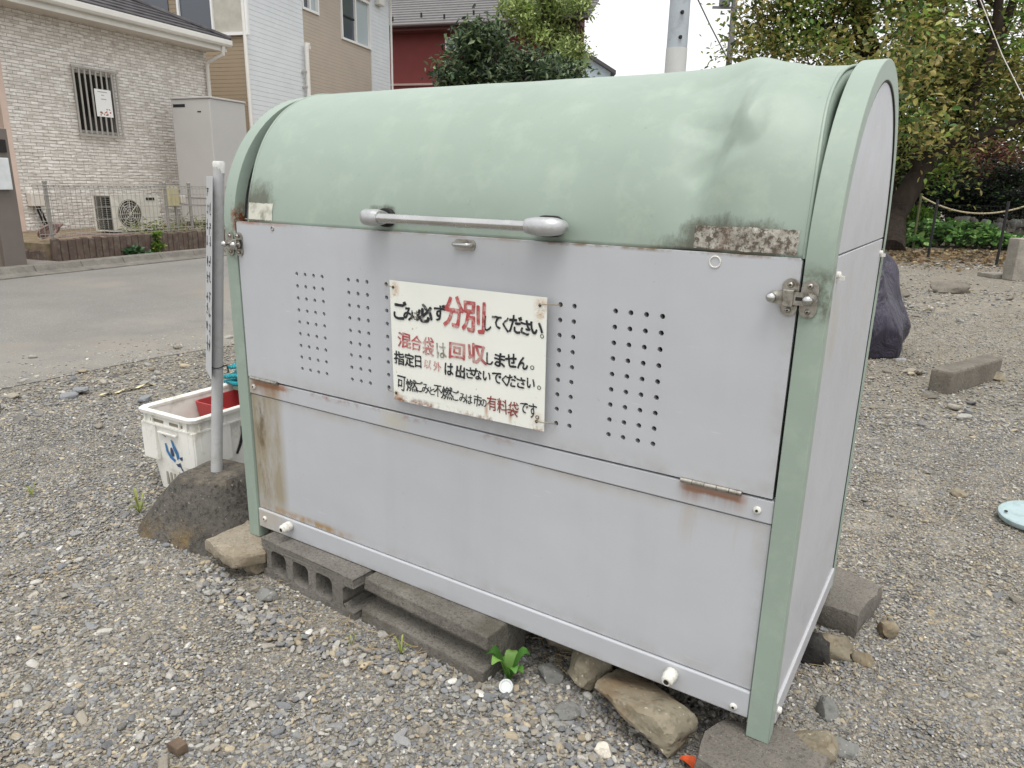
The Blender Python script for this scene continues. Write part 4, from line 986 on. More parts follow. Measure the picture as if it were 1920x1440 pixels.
# ================================================================== HOUSES ON THE LEFT
def HF(a, b, c): return tuple(H(a, b, c))
def brick_mat():
    t = NT('split_face_brick_cladding'); o = t.xyz()
    u = t.math('ADD', t.math('MULTIPLY', o[0], D1.x), t.math('MULTIPLY', o[1], D1.y))
    cmb = t.n('ShaderNodeCombineXYZ'); t.set(cmb.inputs[0], u); t.set(cmb.inputs[1], o[2])
    wob = t.noise(3., 2, .5, vec=cmb.outputs[0]); cmb2 = t.n('ShaderNodeCombineXYZ'); t.set(cmb2.inputs[0], t.math('ADD', u, t.math('MULTIPLY', wob, .05))); t.set(cmb2.inputs[1], o[2])
    def br(scale_w, h, off):
        b = t.n('ShaderNodeTexBrick', dict(offset=off, squash=1.0), Scale=1., Mortar_Size=.0045, Mortar_Smooth=.3, Bias=0., Brick_Width=scale_w, Row_Height=h)
        t.set(b.inputs['Vector'], cmb2.outputs[0]); b.inputs['Color1'].default_value = (0, 0, 0, 1); b.inputs['Color2'].default_value = (1, 1, 1, 1); b.inputs['Mortar'].default_value = (.5, .5, .5, 1); return b
    a = br(.21, .05, .42); b = br(.13, .05, .3)
    f = t.n('ShaderNodeSeparateColor', Color=t.mix(t.ramp(t.noise(2.6, 2), .46, .5), a.outputs['Color'], b.outputs['Color'])).outputs[0]
    c = t.ramp(f, 0, 1, lin(212, 205, 197), lin(248, 244, 238))
    c = t.mix(t.math('MULTIPLY', t.ramp(t.noise(7, 6, .7, vec=cmb.outputs[0]), .42, .62), .4), c, lin(210, 205, 197))
    st = t.n('ShaderNodeTexNoise', Scale=1., Detail=3.); mp = t.n('ShaderNodeMapping'); t.set(mp.inputs[0], cmb.outputs[0]); mp.inputs['Scale'].default_value = (7, 34, 1); t.set(st.inputs['Vector'], mp.outputs[0])
    c = t.mix(t.math('MULTIPLY', t.ramp(st.outputs[0], .56, .70), .6), c, lin(146, 136, 128))
    c = t.mix(t.math('MULTIPLY', a.outputs['Fac'], .65), c, lin(150, 140, 132))
    h = t.math('ADD', t.math('MULTIPLY', f, .5), t.math('MULTIPLY', st.outputs[0], .9)); h = t.math('SUBTRACT', h, a.outputs['Fac'])
    t.bump(h, .8, .03); return t.done(c, .85, 0, .2)
M_BRICK = brick_mat()
M_TRIM = simple('cream_trim', lin(214, 206, 196), .5, .05, 3); M_WHITEM = simple('white_gutter_plastic', lin(224, 222, 216), .45, .05, 3)
M_GLASSD = NT('dark_window_glass'); M_GLASSD = M_GLASSD.done(lin(42, 40, 38), .08, 0, .5)
M_ALU = simple('aluminium_bars', lin(178, 174, 168), .4, .08, 12, 0, 40, .3)
house = thing('brick_house', 'low house clad in pale split-face brick with a dark slate roof across the road', 'house', H(2, 0))
SL = 4.14
wall = MB()
wx0, wx1, wz0, wz1 = 1.235, 1.985, 1.81, 2.75        # window opening
for a, b, c, d in ((.12, wx0, .27, 3.62), (wx1, SL, .27, 3.62), (wx0, wx1, .27, wz0), (wx0, wx1, wz1, 3.62)):
    wall.box(a, b, -.16, 0, c, d, fr=HF)
wall.build('wall', M_BRICK, house)
MB().box(SL-.16, SL-.002, -7.5, -.161, .27, 3.62, fr=HF).build('gable_wall', simple('end_wall_siding', lin(206, 196, 186), .8, .06, 4), house)
MB().box(.02, .118, -.2, .012, .25, 3.62, fr=HF).build('corner_trim', simple('pinkish_corner_trim', lin(212, 190, 176), .6, .06, 5), house)
MB().box(.03, SL, -.14, -.02, 0, .262, fr=HF).build('foundation', simple('pale_foundation', lin(190, 188, 184), .85, .08, 5, .2, 60), house)
MB().box(.03, SL+.01, -.15, .01, .262, .285, fr=HF).build('drip_edge', simple('dark_drip_edge', lin(84, 80, 78), .6), house)
MB().box(-6, .02, -2.2, -2.05, .1, 3.6, fr=HF).build('porch_wall', simple('porch_wall_beige', lin(196, 184, 166), .8, .06, 4), house)
MB().box(-6, .02, -2.04, .2, 3.4, 3.52, fr=HF).build('soffit', M_TRIM, house)
# window with its security bars
win = MB(); fd = (-.10, .012)
for a, b, c, d in ((wx0, wx0+.035, wz0, wz1), (wx1-.035, wx1, wz0, wz1), (wx0+.035, wx1-.035, wz0, wz0+.035), (wx0+.035, wx1-.035, wz1-.035, wz1)): win.box(a, b, fd[0], fd[1], c, d, fr=HF)
win = win.build('window', M_ALU, house)
MB().box(wx0+.03, wx1-.03, -.075, -.068, wz0+.03, wz1-.03, fr=HF).build('pane', M_GLASSD, win)
MB().box(wx0+.25, wx0+.30, -.10, -.085, wz0+.035, wz1-.035, fr=HF).build('curtain', simple('amber_curtain', lin(142, 96, 40), .8), win)
for k in range(9):
    x = wx0-.02+(wx1-wx0+.04)*k/8; MB().box(x-.013, x+.013, .055, .075, wz0-.03, wz1+.05, fr=HF).build('bar', M_ALU, win, None, .003, 1)
for z in (wz0-.045, wz1+.045): MB().box(wx0-.05, wx1+.05, .045, .085, z-.016, z+.016, fr=HF).build('bar_rail', M_ALU, win)
poster = thing('window_poster', 'white paper notice with small red flowers hung on the window bars', 'poster', H(1.68, .08, 2.1))
MB().box(1.54, 1.845, .078, .081, 2.075, 2.50, fr=HF).build('paper', simple('white_paper', lin(238, 238, 236), .7, .02, 4), poster)
mb = MB(); rr = random.Random(3)
for (a, b, z) in ((1.60, 1.78, 2.46), (1.66, 1.72, 2.41), (1.65, 1.74, 2.35)):
    x = a
    while x < b: mb.box(x, x+.014, .0815, .0825, z-.006, z+.006, fr=HF); x += .020
mb.build('print_line', INK['b'], poster)
mb = MB(); mg = MB()
for k in range(26):
    a = 1.60+.2*rr.random(); z = 2.10+.10*rr.random()*(1 if a > 1.70 else .5); r_ = rr.uniform(.006, .014)
    (mb if rr.random() < .6 else mg).prism(circ(a, z, r_, 7), .0815, .0822+.0003*rr.random(), lambda u, v, w: HF(u, w, v))
mb.build('printed_flower', simple('print_red', lin(178, 74, 70), .7), poster); mg.build('printed_leaf', simple('print_green', lin(120, 130, 90), .7), poster)
# eaves, gutter, roof
EZ = 3.50; SE = 4.26
MB().box(-6, SE-.10, .0, .42, EZ-.03, EZ-.012, fr=HF).build('eave_soffit', M_TRIM, house)
MB().box(-6, SE-.04, .42, .445, EZ-.05, EZ+.14, fr=HF).build('fascia', M_WHITEM, house)
g_ = MB(); prof = [(.447, EZ+.06), (.47, EZ+.035), (.53, EZ+.035), (.56, EZ+.07), (.565, EZ+.15), (.555, EZ+.15), (.545, EZ+.08), (.447, EZ+.08)]
g_.prism(prof, -6, SE, lambda u, v, w: HF(w, u, v)); g_.build('gutter', M_WHITEM, house, None, .004, 1)
MB().tube([H(SL-.04, .48, EZ+.04), H(SL-.04, .46, EZ-.10), H(SL-.05, .10, EZ-.22), H(SL-.05, .055, EZ-.30), H(SL-.05, .055, .3)], .036, 12).build('downpipe', M_WHITEM, house, 50)
def slate():
    t = NT('dark_roof_slate'); c = t.ramp(t.noise(6, 5), .3, .7, lin(58, 56, 58), lin(88, 86, 88)); t.bump(t.noise(60, 4), .3, .004); return t.done(c, .7, 0, .3)
M_SLATE = slate(); pit = math.tan(R(24)); rise = .23
for k in range(14):                                   # overlapping slate courses with a hipped right end
    t0 = .52-rise*k; t1 = t0-rise-.03; z0 = EZ+.16+(.52-t0)*pit; z1 = EZ+.16+(.52-t1)*pit
    s1a = SE+.02-(.52-t0)*.95; s1b = SE+.02-(.52-t1)*.95
    x = -6.
    MB().add([HF(x, t0, z0+.026), HF(s1a, t0, z0+.026), HF(s1b, t1, z1), HF(x, t1, z1), HF(x, t0, z0), HF(s1a, t0, z0), HF(s1b, t1, z1-.02), HF(x, t1, z1-.02)], [(0, 1, 2, 3), (7, 6, 5, 4), (0, 4, 5, 1), (1, 5, 6, 2), (2, 6, 7, 3), (3, 7, 4, 0)]).build('slate_course', M_SLATE, house)
za = EZ+.16; zb_ = EZ+.16+3.2*pit
MB().tube([H(SE+.02, .52, za+.02), H(SE+.02-3.2*.95, .52-3.2, zb_+.02)], .05, 8).build('hip_ridge', M_SLATE, house, 40)
MB().add([HF(SE+.02, .52, za), HF(SE+.02, -7.6, za), HF(SE-3.0, -7.6, zb_), HF(SE+.02-3.2*.95, .52-3.2, zb_-.01)], [(0, 1, 2, 3)]).build('hip_roof', M_SLATE, house)
# gate pillar with intercom and letter box
gpb = gp(30, 497, .085); gs = (gpb-O1).dot(D1); gt = (gpb-O1).dot(N1)
pil = thing('gate_pillar', 'dark brown-grey gate pillar with intercom and pale letterbox at the left edge', 'gate pillar', H(gs, gt, .085))
M_PIL = simple('pillar_brown_grey', lin(112, 104, 98), .6, .06, 5)
MB().box(gs-.16, gs+.10, gt-.09, gt+.06, .085, 1.62, fr=HF).build('pillar_body', M_PIL, pil, None, .006)
MB().box(gs-.55, gs-.16, gt-.05, gt+.02, .085, 1.52, fr=HF).build('pillar_wing', simple('wing_brown', lin(122, 112, 102), .7), pil)
MB().box(gs-.13, gs+.05, gt+.061, gt+.09, 1.36, 1.50, fr=HF).build('intercom', M_DARK, pil, None, .004)
MB().box(gs-.44, gs+.03, gt+.064, gt+.12, .95, 1.30, fr=HF).build('letterbox', simple('letterbox_pale', lin(206, 210, 210), .4), pil, None, .006)
MB().lathe([(.09, 0), (.10, .02), (.10, .06), (.07, .09)], H(gs-.22, gt, 1.64), (0, 0, 1), 20).build('pillar_lamp', M_TRIM, pil, 50)
# stake edging in front of the bed, with a short return
M_STAKE = simple('brown_edging_stake', lin(92, 78, 70), .85, .28, 9, .6, 50, dirt=lin(120, 112, 100), dscale=12)
edg = thing('stake_edging', 'brown stake edging wall holding the planting bed by the road', 'edging', H(0, 2.37))
s = -1.19; rr = random.Random(8); k = 0
while s < 5.4:
    w = rr.uniform(.088, .108); h = .345+rr.uniform(-.012, .010)+.012*s*0; d = rr.uniform(-.008, .008)
    MB().box(s+.003, s+w-.003, 2.30+d, 2.375+d, 0, h, fr=HF).build('stake', M_STAKE, edg, None, .010, 1); s += w; k += 1
tt = 2.28
while tt > 1.0:
    w = rr.uniform(.088, .105); MB().box(-1.265, -1.195, tt-w+.003, tt-.003, 0, .20+rr.uniform(-.01, .01), fr=HF).build('stake', M_STAKE, edg, None, .010, 1); tt -= w
# plants in front of the edging
def bush(name, c, rad, n, size, pal, label, cat, seed, aspect=.5, stems=True, group=None, up=.35, droop=0., fill=.55, blobs=9, stem_mat=None, topz=None):
    """shrub: stem(s) and a crown of single leaves gathered in uneven clumps"""
    g = np.random.default_rng(seed); root = thing(name, label, cat, (c[0], c[1], c[2]), group); c = np.array(c, float); rad = np.array(rad, float)
    cl = g.normal(size=(blobs, 3)); cl /= np.linalg.norm(cl, axis=1)[:, None]; cl *= (g.random((blobs, 1))**.4)*.72
    br = .28+.22*g.random(blobs); which = g.integers(0, blobs, n)
    p = g.normal(size=(n, 3)); p /= np.linalg.norm(p, axis=1)[:, None]; p *= (g.random((n, 1))**fill)
    q = cl[which]+p*br[which][:, None]; pos = c+np.array([0, 0, rad[2]])+q*rad
    pos[:, 2] = np.maximum(pos[:, 2], c[2]+.01)
    tint = (.75+.5*g.random(blobs))[which][:, None]
    leaf_mesh('crown', pos, np.full(n, size), pick_cols(n, pal, seed+1, .22)*tint, M_LEAF, root, seed+2, aspect, up, droop)
    if stems:
        mb = MB(); top = c+np.array([0, 0, rad[2]])
        for k in range(min(blobs, 7)):
            e = c+np.array([0, 0, rad[2]])+cl[k]*rad*.9; b = Vector(c)+Vector((g.normal()*.04*rad[0], g.normal()*.04*rad[1], -.02)); m = b.lerp(Vector(e), .5)+Vector((0, 0, rad[2]*.15))
            r0 = .035*rad[2]; mb.tube([b, m, Vector(e)], [r0, r0*.6, r0*.2], 6)
        mb.build('stem', stem_mat or M_BARK, root, 60)
    return root
t = NT('bark'); c = t.ramp(t.noise(8, 6, .7, stretch=(1, 1, .25)), .3, .7, lin(40, 34, 30), lin(66, 58, 51)); t.bump(t.noise(14, 6, .7, stretch=(1, 1, .2)), .9, .03); M_BARK = t.done(c, .95, 0, .15)
LG = [lin(118, 150, 62), lin(92, 132, 52), lin(140, 166, 84)]
q = pp(297, 473, H(0, 2.42), D1); bush('upright_plant', (q.x, q.y, .02), (.10, .12, .20), 240, .075, [lin(110, 142, 58), lin(88, 122, 48), lin(140, 160, 78)], 'upright yellow-green plant growing against the brown edging', 'plant', 40, .4, blobs=7)
q = pp(262, 480, H(0, 2.50), D1); bush('low_plant', (q.x, q.y, .02), (.17, .19, .085), 260, .085, [lin(78, 110, 72), lin(98, 130, 92), lin(60, 88, 58)], 'low dark green leafy plant at the foot of the brown edging', 'plant', 41, .55, blobs=7)
# wire fence on the bed
M_FWIRE = simple('galvanised_fence_wire', lin(168, 166, 160), .5, .1, 10, 0, 40, .4)
fen = thing('wire_fence', 'low galvanised wire mesh fence on top of the planting bed', 'fence', H(0, 2.2, .29))
for sp in (-1.07, .78, 1.24, 3.2):
    MB().cyl(H(sp, 2.2, .2), H(sp, 2.2, 1.03), .024, None, 10).build('fence_post', simple('fence_post_grey', lin(140, 136, 130), .5) if sp < 0 else bpy.data.materials['fence_post_grey'], fen, 40)
    MB().lathe([(.03, 0), (.03, .02), (.012, .035)], H(sp, 2.2, 1.03), (0, 0, 1), 10).build('post_cap', bpy.data.materials['fence_post_grey'], fen, 40)
mb = MB(); s = -1.25
for z in (.36, .40, .56, .72, .88, .965, 1.0): mb.tube([H(-1.25, 2.225, z), H(5.2, 2.225, z)], .0042 if z < .9 else .006, 5)
while s < 5.2:
    mb.tube([H(s, 2.23, .34), H(s, 2.23, .955), H(s, 2.205, 1.0), H(s, 2.23, .985)], .0034, 4); s += .0705
mb.build('wire_mesh', M_FWIRE, fen)
# air conditioner outdoor unit
M_AC = simple('ac_white_casing', lin(206, 202, 192), .5, .05, 5, dirt=lin(176, 170, 156), dscale=4)
ac = thing('air_conditioner', 'cream outdoor air conditioner unit with round fan grille behind the wire fence', 'air conditioner', H(.95, 1.2, .29))
a0, a1, z0, z1 = .50, 1.36, .315, .86; fz = .575; fx = .80
mb = MB()
mb.box(a0, a1, 1.02, 1.05, z0, z1, fr=HF); mb.box(a0, a1, 1.06, 1.40, z1-.02, z1, fr=HF); mb.box(a1-.02, a1, 1.06, 1.40, z0, z1-.021, fr=HF); mb.box(a0, a1-.021, 1.06, 1.40, z0, z0+.02, fr=HF)
mb.build('casing', M_AC, ac)
fr_ = [(a0, z0), (a1, z0), (a1, z1), (a0, z1)]
curve_shape('front_panel', [fr_, circ(fx, fz, .215, 36)], .02, lambda u, v, w: HF(u, 1.41+w, v), M_AC, ac, .004)
MB().box(a0+.03, a1-.3, 1.20, 1.22, z0+.03, z1-.05, fr=HF).build('fan_shroud', simple('fan_dark', lin(66, 66, 62), .7), ac)
for k in range(4):
    aa = k*math.pi/2+.3; MB().prism([(fx+.03*math.cos(aa-.6), fz+.03*math.sin(aa-.6)), (fx+.18*math.cos(aa-.35), fz+.18*math.sin(aa-.35)), (fx+.19*math.cos(aa+.4), fz+.19*math.sin(aa+.4)), (fx+.04*math.cos(aa+.5), fz+.04*math.sin(aa+.5))], 1.30, 1.31, lambda u, v, w: HF(u, w, v)).build('fan_blade', simple('fan_blade_grey', lin(96, 96, 92), .6) if k == 0 else bpy.data.materials['fan_blade_grey'], ac)
mb = MB()
for r_ in (.03, .065, .1, .135, .17, .205): mb.tube([H(fx+r_*math.cos(a), 1.425, fz+r_*math.sin(a)) for a in [2*math.pi*k/28 for k in range(29)]], .004, 4, False)
for k in range(4): aa = k*math.pi/4; mb.tube([H(fx-.21*math.cos(aa), 1.43, fz-.21*math.sin(aa)), H(fx+.21*math.cos(aa), 1.43, fz+.21*math.sin(aa))], .005, 4)
mb.build('fan_grille', M_AC, ac)
mb = MB()
for k in range(16): z = z0+.05+k*.03; mb.box(a0-.004, a0+.003, 1.07, 1.38, z, z+.012, fr=HF)
mb.build('side_louvre', simple('louvre_dark', lin(92, 90, 84), .7), ac)
MB().box(1.12, 1.28, 1.421, 1.425, z1-.085, z1-.045, fr=HF).build('name_badge', M_DARK, ac)
for x in (a0+.12, a1-.16): MB().box(x, x+.08, 1.05, 1.42, .285, .314, fr=HF).build('foot', M_CONC, ac)
# electric boxes
q = H(1.62, 2.12); bx = thing('cream_utility_box', 'cream electric utility box on a pole behind the wire fence', 'utility box', H(1.05, 2.05, .29))
sx = (pp(322, 365, H(0, 2.05), D1)-O1).dot(D1)
MB().box(sx-.11, sx+.10, 1.98, 2.10, .70, 1.00, fr=HF).build('box_body', simple('aged_cream_box', lin(186, 176, 138), .6, .08, 8), bx, None, .012)
MB().cyl(H(sx+.06, 2.04, .2), H(sx+.06, 2.04, .70), .022, None, 8).build('box_pole', bpy.data.materials['fence_post_grey'], bx, 40)
MB().box(sx+.14, sx+.24, 2.0, 2.08, .74, .86, fr=HF).build('tap_cover', M_TRIM, bx, None, .01)
MB().box(sx+.08, sx+.2, 2.03, 2.05, .78, .80, fr=HF).build('box_conduit', M_TRIM, bx)
mb = thing('wall_junction_box', 'small cream junction box with black cables on the brick wall', 'junction box', H(.3, 0, .6))
sx = (pp(70, 385, H(0, .1), D1)-O1).dot(D1)
MB().box(sx-.09, sx+.11, .01, .12, .66, .86, fr=HF).build('box_body', M_TRIM, mb, None, .01)
for dx in (0, .05): MB().tube([H(sx+dx, .06, .67), H(sx+dx+.05, .07, .5), H(sx+dx+.11, .06, .32), H(sx+dx+.12, .06, .02)], .016, 6).build('cable', M_DARK, mb, 50)
# coiled hose on the bed
mb = MB(); rr = random.Random(4); hs = (pp(95, 425, H(0, 2.0), D1)-O1).dot(D1)
for k in range(4):
    mb.tube([H(hs+.13*math.cos(a)+.02*k, 1.95+.1*math.sin(a), .33+.09+.09*math.sin(a+k*.3)) for a in [2*math.pi*j/18 for j in range(19)]], .013, 6, False)
mb.tube([H(hs+.1, 1.98, .34), H(hs+.5, 2.05, .36), H(hs+.9, 2.0, .32), H(hs+1.3, 1.9, .31)], .013, 6)
tag(mb.build('garden_hose', simple('faded_pink_hose', lin(142, 116, 112), .7, .12, 12), None, 60), 'faded brownish hose coiled on the planting bed behind the fence', 'hose')
# water heater tank
ez1 = 2.44; es0 = 2.66; es1 = 3.52; et = 1.4
tank = thing('water_heater_tank', 'tall grey box water heater standing at the right end of the brick house', 'water heater', H(3.1, 1.0, .29))
M_TANK = simple('tank_beige_grey', lin(182, 180, 177), .5, .03, 2)
MB().box(es0, es1, et-.86, et, .36, ez1, fr=HF).build('tank_casing', M_TANK, tank, None, .012)
MB().box(es0-.015, es1+.015, et-.875, et+.015, ez1+.002, ez1+.035, fr=HF).build('tank_cap', M_TANK, tank, None, .008)
MB().box(es0-.004, es0-.001, et-.82, et-.55, ez1-.13, ez1-.08, fr=HF).build('name_badge', M_DARK, tank)
MB().box(es0-.004, es0-.001, et-.28, et-.20, ez1-.22, ez1-.20, fr=HF).build('name_badge', M_DARK, tank)
for z in (.78, .66): MB().box(es0-.006, es0-.001, et-.84, et-.02, z, z+.012, fr=HF).build('panel_seam', simple('seam_grey', lin(120, 116, 112), .6) if z > .7 else bpy.data.materials['seam_grey'], tank)
for dx, dy in ((.05, .05), (.05, .75), (.75, .05), (.75, .75)): MB().box(es0+dx, es0+dx+.06, et-dy-.06, et-dy, .29, .36, fr=HF).build('foot', M_DARK, tank)
# bed greenery behind the fence
gc = []; g = np.random.default_rng(9)
ss = g.uniform(.35, 1.9, 420); tt_ = g.uniform(1.55, 2.2, 420)
gc = np.array([tuple(H(a, b, .29+.10*abs(z))) for a, b, z in zip(ss, tt_, g.normal(size=420))])
o = leaf_mesh('bed_groundcover', gc, np.full(420, .07), pick_cols(420, [lin(112, 122, 70), lin(132, 136, 92), lin(92, 104, 62)], 3), M_LEAF, None, 5, .35)
tag(o, 'sparse low greenery on the planting bed behind the wire fence', 'ground cover', kind='stuff')

# ---------------------------------------------------------------- two-storey house behind
dv = ray(1375, 345); D2 = Vector((dv.x, dv.y, 0)).normalized(); N2 = Vector((D2.y, -D2.x, 0))
B0 = pp(468, 180, H(0, -.4), D1); B0.z = 0
def BF(a, b, c): q = B0+D2*a+N2*b; return (q.x, q.y, c)
def bs(x, y=100): return (pp(x, y, B0, D2)-B0).dot(D2)
def bz(x, y): return pp(x, y, B0, D2).z
def siding(name, col, pitch=.115, blocks=True):
    t = NT(name); o = t.xyz(); fr = t.math('FRACT', t.math('DIVIDE', o[2], pitch)); ln = t.mr(fr, .06, .0)
    c = t.ramp(t.noise(2, 4), .3, .7, tuple(x*.96 for x in col[:3])+(1,), tuple(min(1, x*1.04) for x in col[:3])+(1,))
    c = t.mix(t.math('MULTIPLY', ln, .2), c, tuple(x*.7 for x in col[:3])+(1,))
    c = t.mix(t.math('MULTIPLY', t.ramp(t.noise(3, 4, stretch=(6, 6, .4)), .55, .75), .12), c, tuple(x*.7 for x in col[:3])+(1,))
    t.bump(t.mr(fr, 0, .1), .5, .02); return t.done(c, .75, 0, .25)
S_WHITE = siding('white_siding', lin(222, 226, 229), .10); S_BEIGE = siding('beige_siding', lin(186, 174, 160), .08); S_TAN = siding('tan_siding', lin(158, 142, 120), .08)
two = thing('siding_house', 'tall two-storey house with white and beige horizontal siding behind the brick house', 'house', tuple(B0))
b1, b2, b3 = bs(571), bs(697), bs(731); HT = 6.6
w0, w1 = bs(643), bs(698); wzb, wzt = bz(645, 74), bz(645, -20)
u0, u1 = bs(571), bs(602); uzb, uzt = bz(572, 18), bz(572, -60)
def bwall(a, b, mat, off, z0=0, z1=HT): MB().box(a, b, -.15+off, off, z0, z1, fr=BF).build('wall', mat, two)
bwall(.04, b1, S_WHITE, 0)
w1 = min(w1, b2-.02)
bwall(b1+.001, u1, S_BEIGE, -.03, 0, uzb); bwall(b1+.001, u1, S_BEIGE, -.03, uzt, HT); bwall(u1+.001, w0, S_BEIGE, -.03)
bwall(w0+.001, w1, S_BEIGE, -.03, 0, wzb); bwall(w0+.001, w1, S_BEIGE, -.03, wzt, HT); bwall(w1+.001, b2, S_BEIGE, -.03); bwall(b2+.001, b3, S_WHITE, 0)
M_FROST = NT('frosted_pane').done(lin(176, 186, 190), .35, 0, .5); M_WFRAME = simple('white_window_frame', lin(232, 232, 230), .4, .03, 4); M_PANE = NT('grey_reflecting_pane').done(lin(84, 90, 98), .1, 0, .6)
def bwin(a, b, z0, z1, FRM, par, t0, dark=True, mull=True):
    f = MB(); e = .055
    for p in ((a, a+e, z0, z1), (b-e, b, z0, z1), (a+e, b-e, z0, z0+e), (a+e, b-e, z1-e, z1)): f.box(p[0], p[1], t0-.08, t0+.04, p[2], p[3], fr=FRM)
    m = (a+b)/2
    f.box(m-.03, m+.03, t0-.05, t0+.02, z0+e, z1-e, fr=FRM)
    w = f.build('window', M_WFRAME, par)
    MB().box(a+e, m-.031, t0-.05, t0-.04, z0+e, z1-e, fr=FRM).build('pane', M_PANE if dark else M_FROST, w); MB().box(m+.031, b-e, t0-.05, t0-.04, z0+e, z1-e, fr=FRM).build('pane', M_FROST, w)
    MB().box(a+e, m-.031, t0-.03, t0-.015, (z0+z1)/2-.02, (z0+z1)/2+.02, fr=FRM).build('sash_bar', M_DARK, w)
    return w
bwin(w0, w1, wzb, wzt, BF, two, -.03); bwin(u0+.01, u1, uzb, uzt, BF, two, -.03)
# end wall facing the viewer, tan siding with a big window
EW = 6.5
MB().box(.0, .04, -EW, 0, 0, HT, fr=BF).build('end_wall', S_TAN, two)
ez = lambda x, y: (CAM+ray(x, y)*((B0-CAM).dot(D2)/ray(x, y).dot(D2)))
ew = lambda x, y: (ez(x, y)-B0).dot(N2)
e0, e1 = ew(340, 30), ew(463, 30); ezb = ez(400, 63).z
f = MB()
for p in ((e0-.05, e0, ezb-.06, HT-.6), (e1, e1+.05, ezb-.06, HT-.6), (e0, e1, ezb-.06, ezb), (e0, e1, HT-.66, HT-.6), ((e0+e1)/2-.02, (e0+e1)/2+.02, ezb, HT-.66)): f.box(-.07, -.004, p[0], p[1], p[2], p[3], fr=BF)
f = f.build('window', M_WFRAME, two)
MB().box(-.022, -.006, e0, (e0+e1)/2-.021, ezb, HT-.66, fr=BF).build('pane', M_PANE, f); MB().box(-.022, -.006, (e0+e1)/2+.021, e1, ezb, HT-.66, fr=BF).build('pane', simple('curtained_pane', lin(182, 178, 166), .4), f)
e2, e3 = ew(270, 30), ew(318, 30); MB().box(-.03, -.006, e2, e3, ezb+.3, HT-.6, fr=BF).build('window', M_PANE, two)
MB().cyl(BF(-.05, .03, .2), BF(-.05, .03, HT), .042, None, 10).build('downpipe', M_WHITEM, two, 40)
MB().cyl(BF(b3+.02, .05, .2), BF(b3+.02, .05, HT), .03, None, 8).build('downpipe', M_WHITEM, two, 40)
# vent pipe standing on the wall
vs_ = bs(567); vz = bz(568, 88)
MB().tube([BF(vs_, .12, .3), BF(vs_, .12, vz)], .05, 12).build('vent_pipe', M_WHITEM, two, 40)
MB().tube([BF(vs_, .12, vz-.02), BF(vs_, .12, vz+.05), BF(vs_+.07, .12, vz+.06), BF(vs_+.09, .12, vz-.04)], .052, 12).build('vent_cap', M_WHITEM, two, 40)
for yy in (135, 163): MB().box(vs_-.09, vs_-.03, .0, .13, bz(567, yy)-.02, bz(567, yy)+.02, fr=BF).build('pipe_clamp', M_ALU, two)
MB().box(bs(705), bs(715), .0, .16, bz(710, 12), bz(710, -8), fr=BF).build('vent_hood', M_WHITEM, two, None, .02)
mbr = MB(); mbr.box(-.5, b3+.5, -EW-.5, .5, HT, HT+.15, fr=BF); mbr.build('roof', M_SLATE, two)

# ---------------------------------------------------------------- red house
dv = ray(-3850, 345); D3 = -Vector((dv.x, dv.y, 0)).normalized(); N3 = Vector((D3.y, -D3.x, 0))
R0 = dp(735, 160, 27.); R0.z = 0
def RF_(a, b, c): q = R0+D3*a+N3*b; return (q.x, q.y, c)
def rp(x, y, off=0.): q = pp(x, y, R0+N3*off, D3); return (q-R0).dot(D3), q.z
red = thing('red_house', 'dark red house wall under a grey tiled roof in the background', 'house', tuple(R0))
S_RED = simple('dark_red_stucco', lin(124, 62, 60), .85, .08, 3, .2, 60)
ze = rp(800, 62)[1]; rl = -1.2; rr_ = rp(1092, 100)[0]
zb1 = rp(800, 160)[1]; wl_, wr_ = rp(835, 100)[0], rp(862, 100)[0]; wzb_, wzt_ = rp(840, 96)[1], rp(840, 70)[1]
for a, b, c, d in ((rl, wl_, 0, ze+.3), (wr_, rr_, 0, ze+.3), (wl_, wr_, 0, wzb_), (wl_, wr_, wzt_, ze+.3)): MB().box(a, b, -.2, 0, c, d, fr=RF_).build('wall', S_RED, red)
f = MB()
for p in ((wl_, wl_+.06, wzb_, wzt_), (wr_-.06, wr_, wzb_, wzt_), (wl_+.06, wr_-.06, wzb_, wzb_+.06), (wl_+.06, wr_-.06, wzt_-.06, wzt_)): f.box(p[0], p[1], -.12, .03, p[2], p[3], fr=RF_)
f = f.build('window', M_WFRAME, red); MB().box(wl_+.06, wr_-.06, -.08, -.06, wzb_+.06, wzt_-.06, fr=RF_).build('pane', M_FROST, f)
MB().box(rl, rr_, .001, .06, zb1, zb1+.07, fr=RF_).build('wall_band', simple('pale_band', lin(178, 158, 148), .7), red)
MB().box(rl, rr_, -.2, .62, ze-.02, ze+.10, fr=RF_).build('eave', simple('dark_red_eave', lin(92, 48, 46), .7), red)
M_TILE = simple('grey_roof_tile', lin(110, 108, 108), .7, .15, 5, .3, 30); pit3 = math.tan(R(27)); z00 = ze+.14
MB().tube([RF_(rl, .72, z00-.02), RF_(rr_+.3, .72, z00-.02)], .06, 8).build('gutter', simple('dark_gutter', lin(70, 58, 56), .5), red, 40)
for k in range(14):
    t0 = .7-.29*k; t1 = t0-.32; za_, zc_ = z00+(.7-t0)*pit3, z00+(.7-t1)*pit3
    MB().add([RF_(rl-.3, t0, za_+.045), RF_(rr_+.3, t0, za_+.045), RF_(rr_+.3, t1, zc_), RF_(rl-.3, t1, zc_), RF_(rl-.3, t0, za_), RF_(rr_+.3, t0, za_), RF_(rr_+.3, t1, zc_-.03), RF_(rl-.3, t1, zc_-.03)], [(0, 1, 2, 3), (7, 6, 5, 4), (0, 4, 5, 1), (1, 5, 6, 2), (2, 6, 7, 3), (3, 7, 4, 0)]).build('tile_course', M_TILE, red)
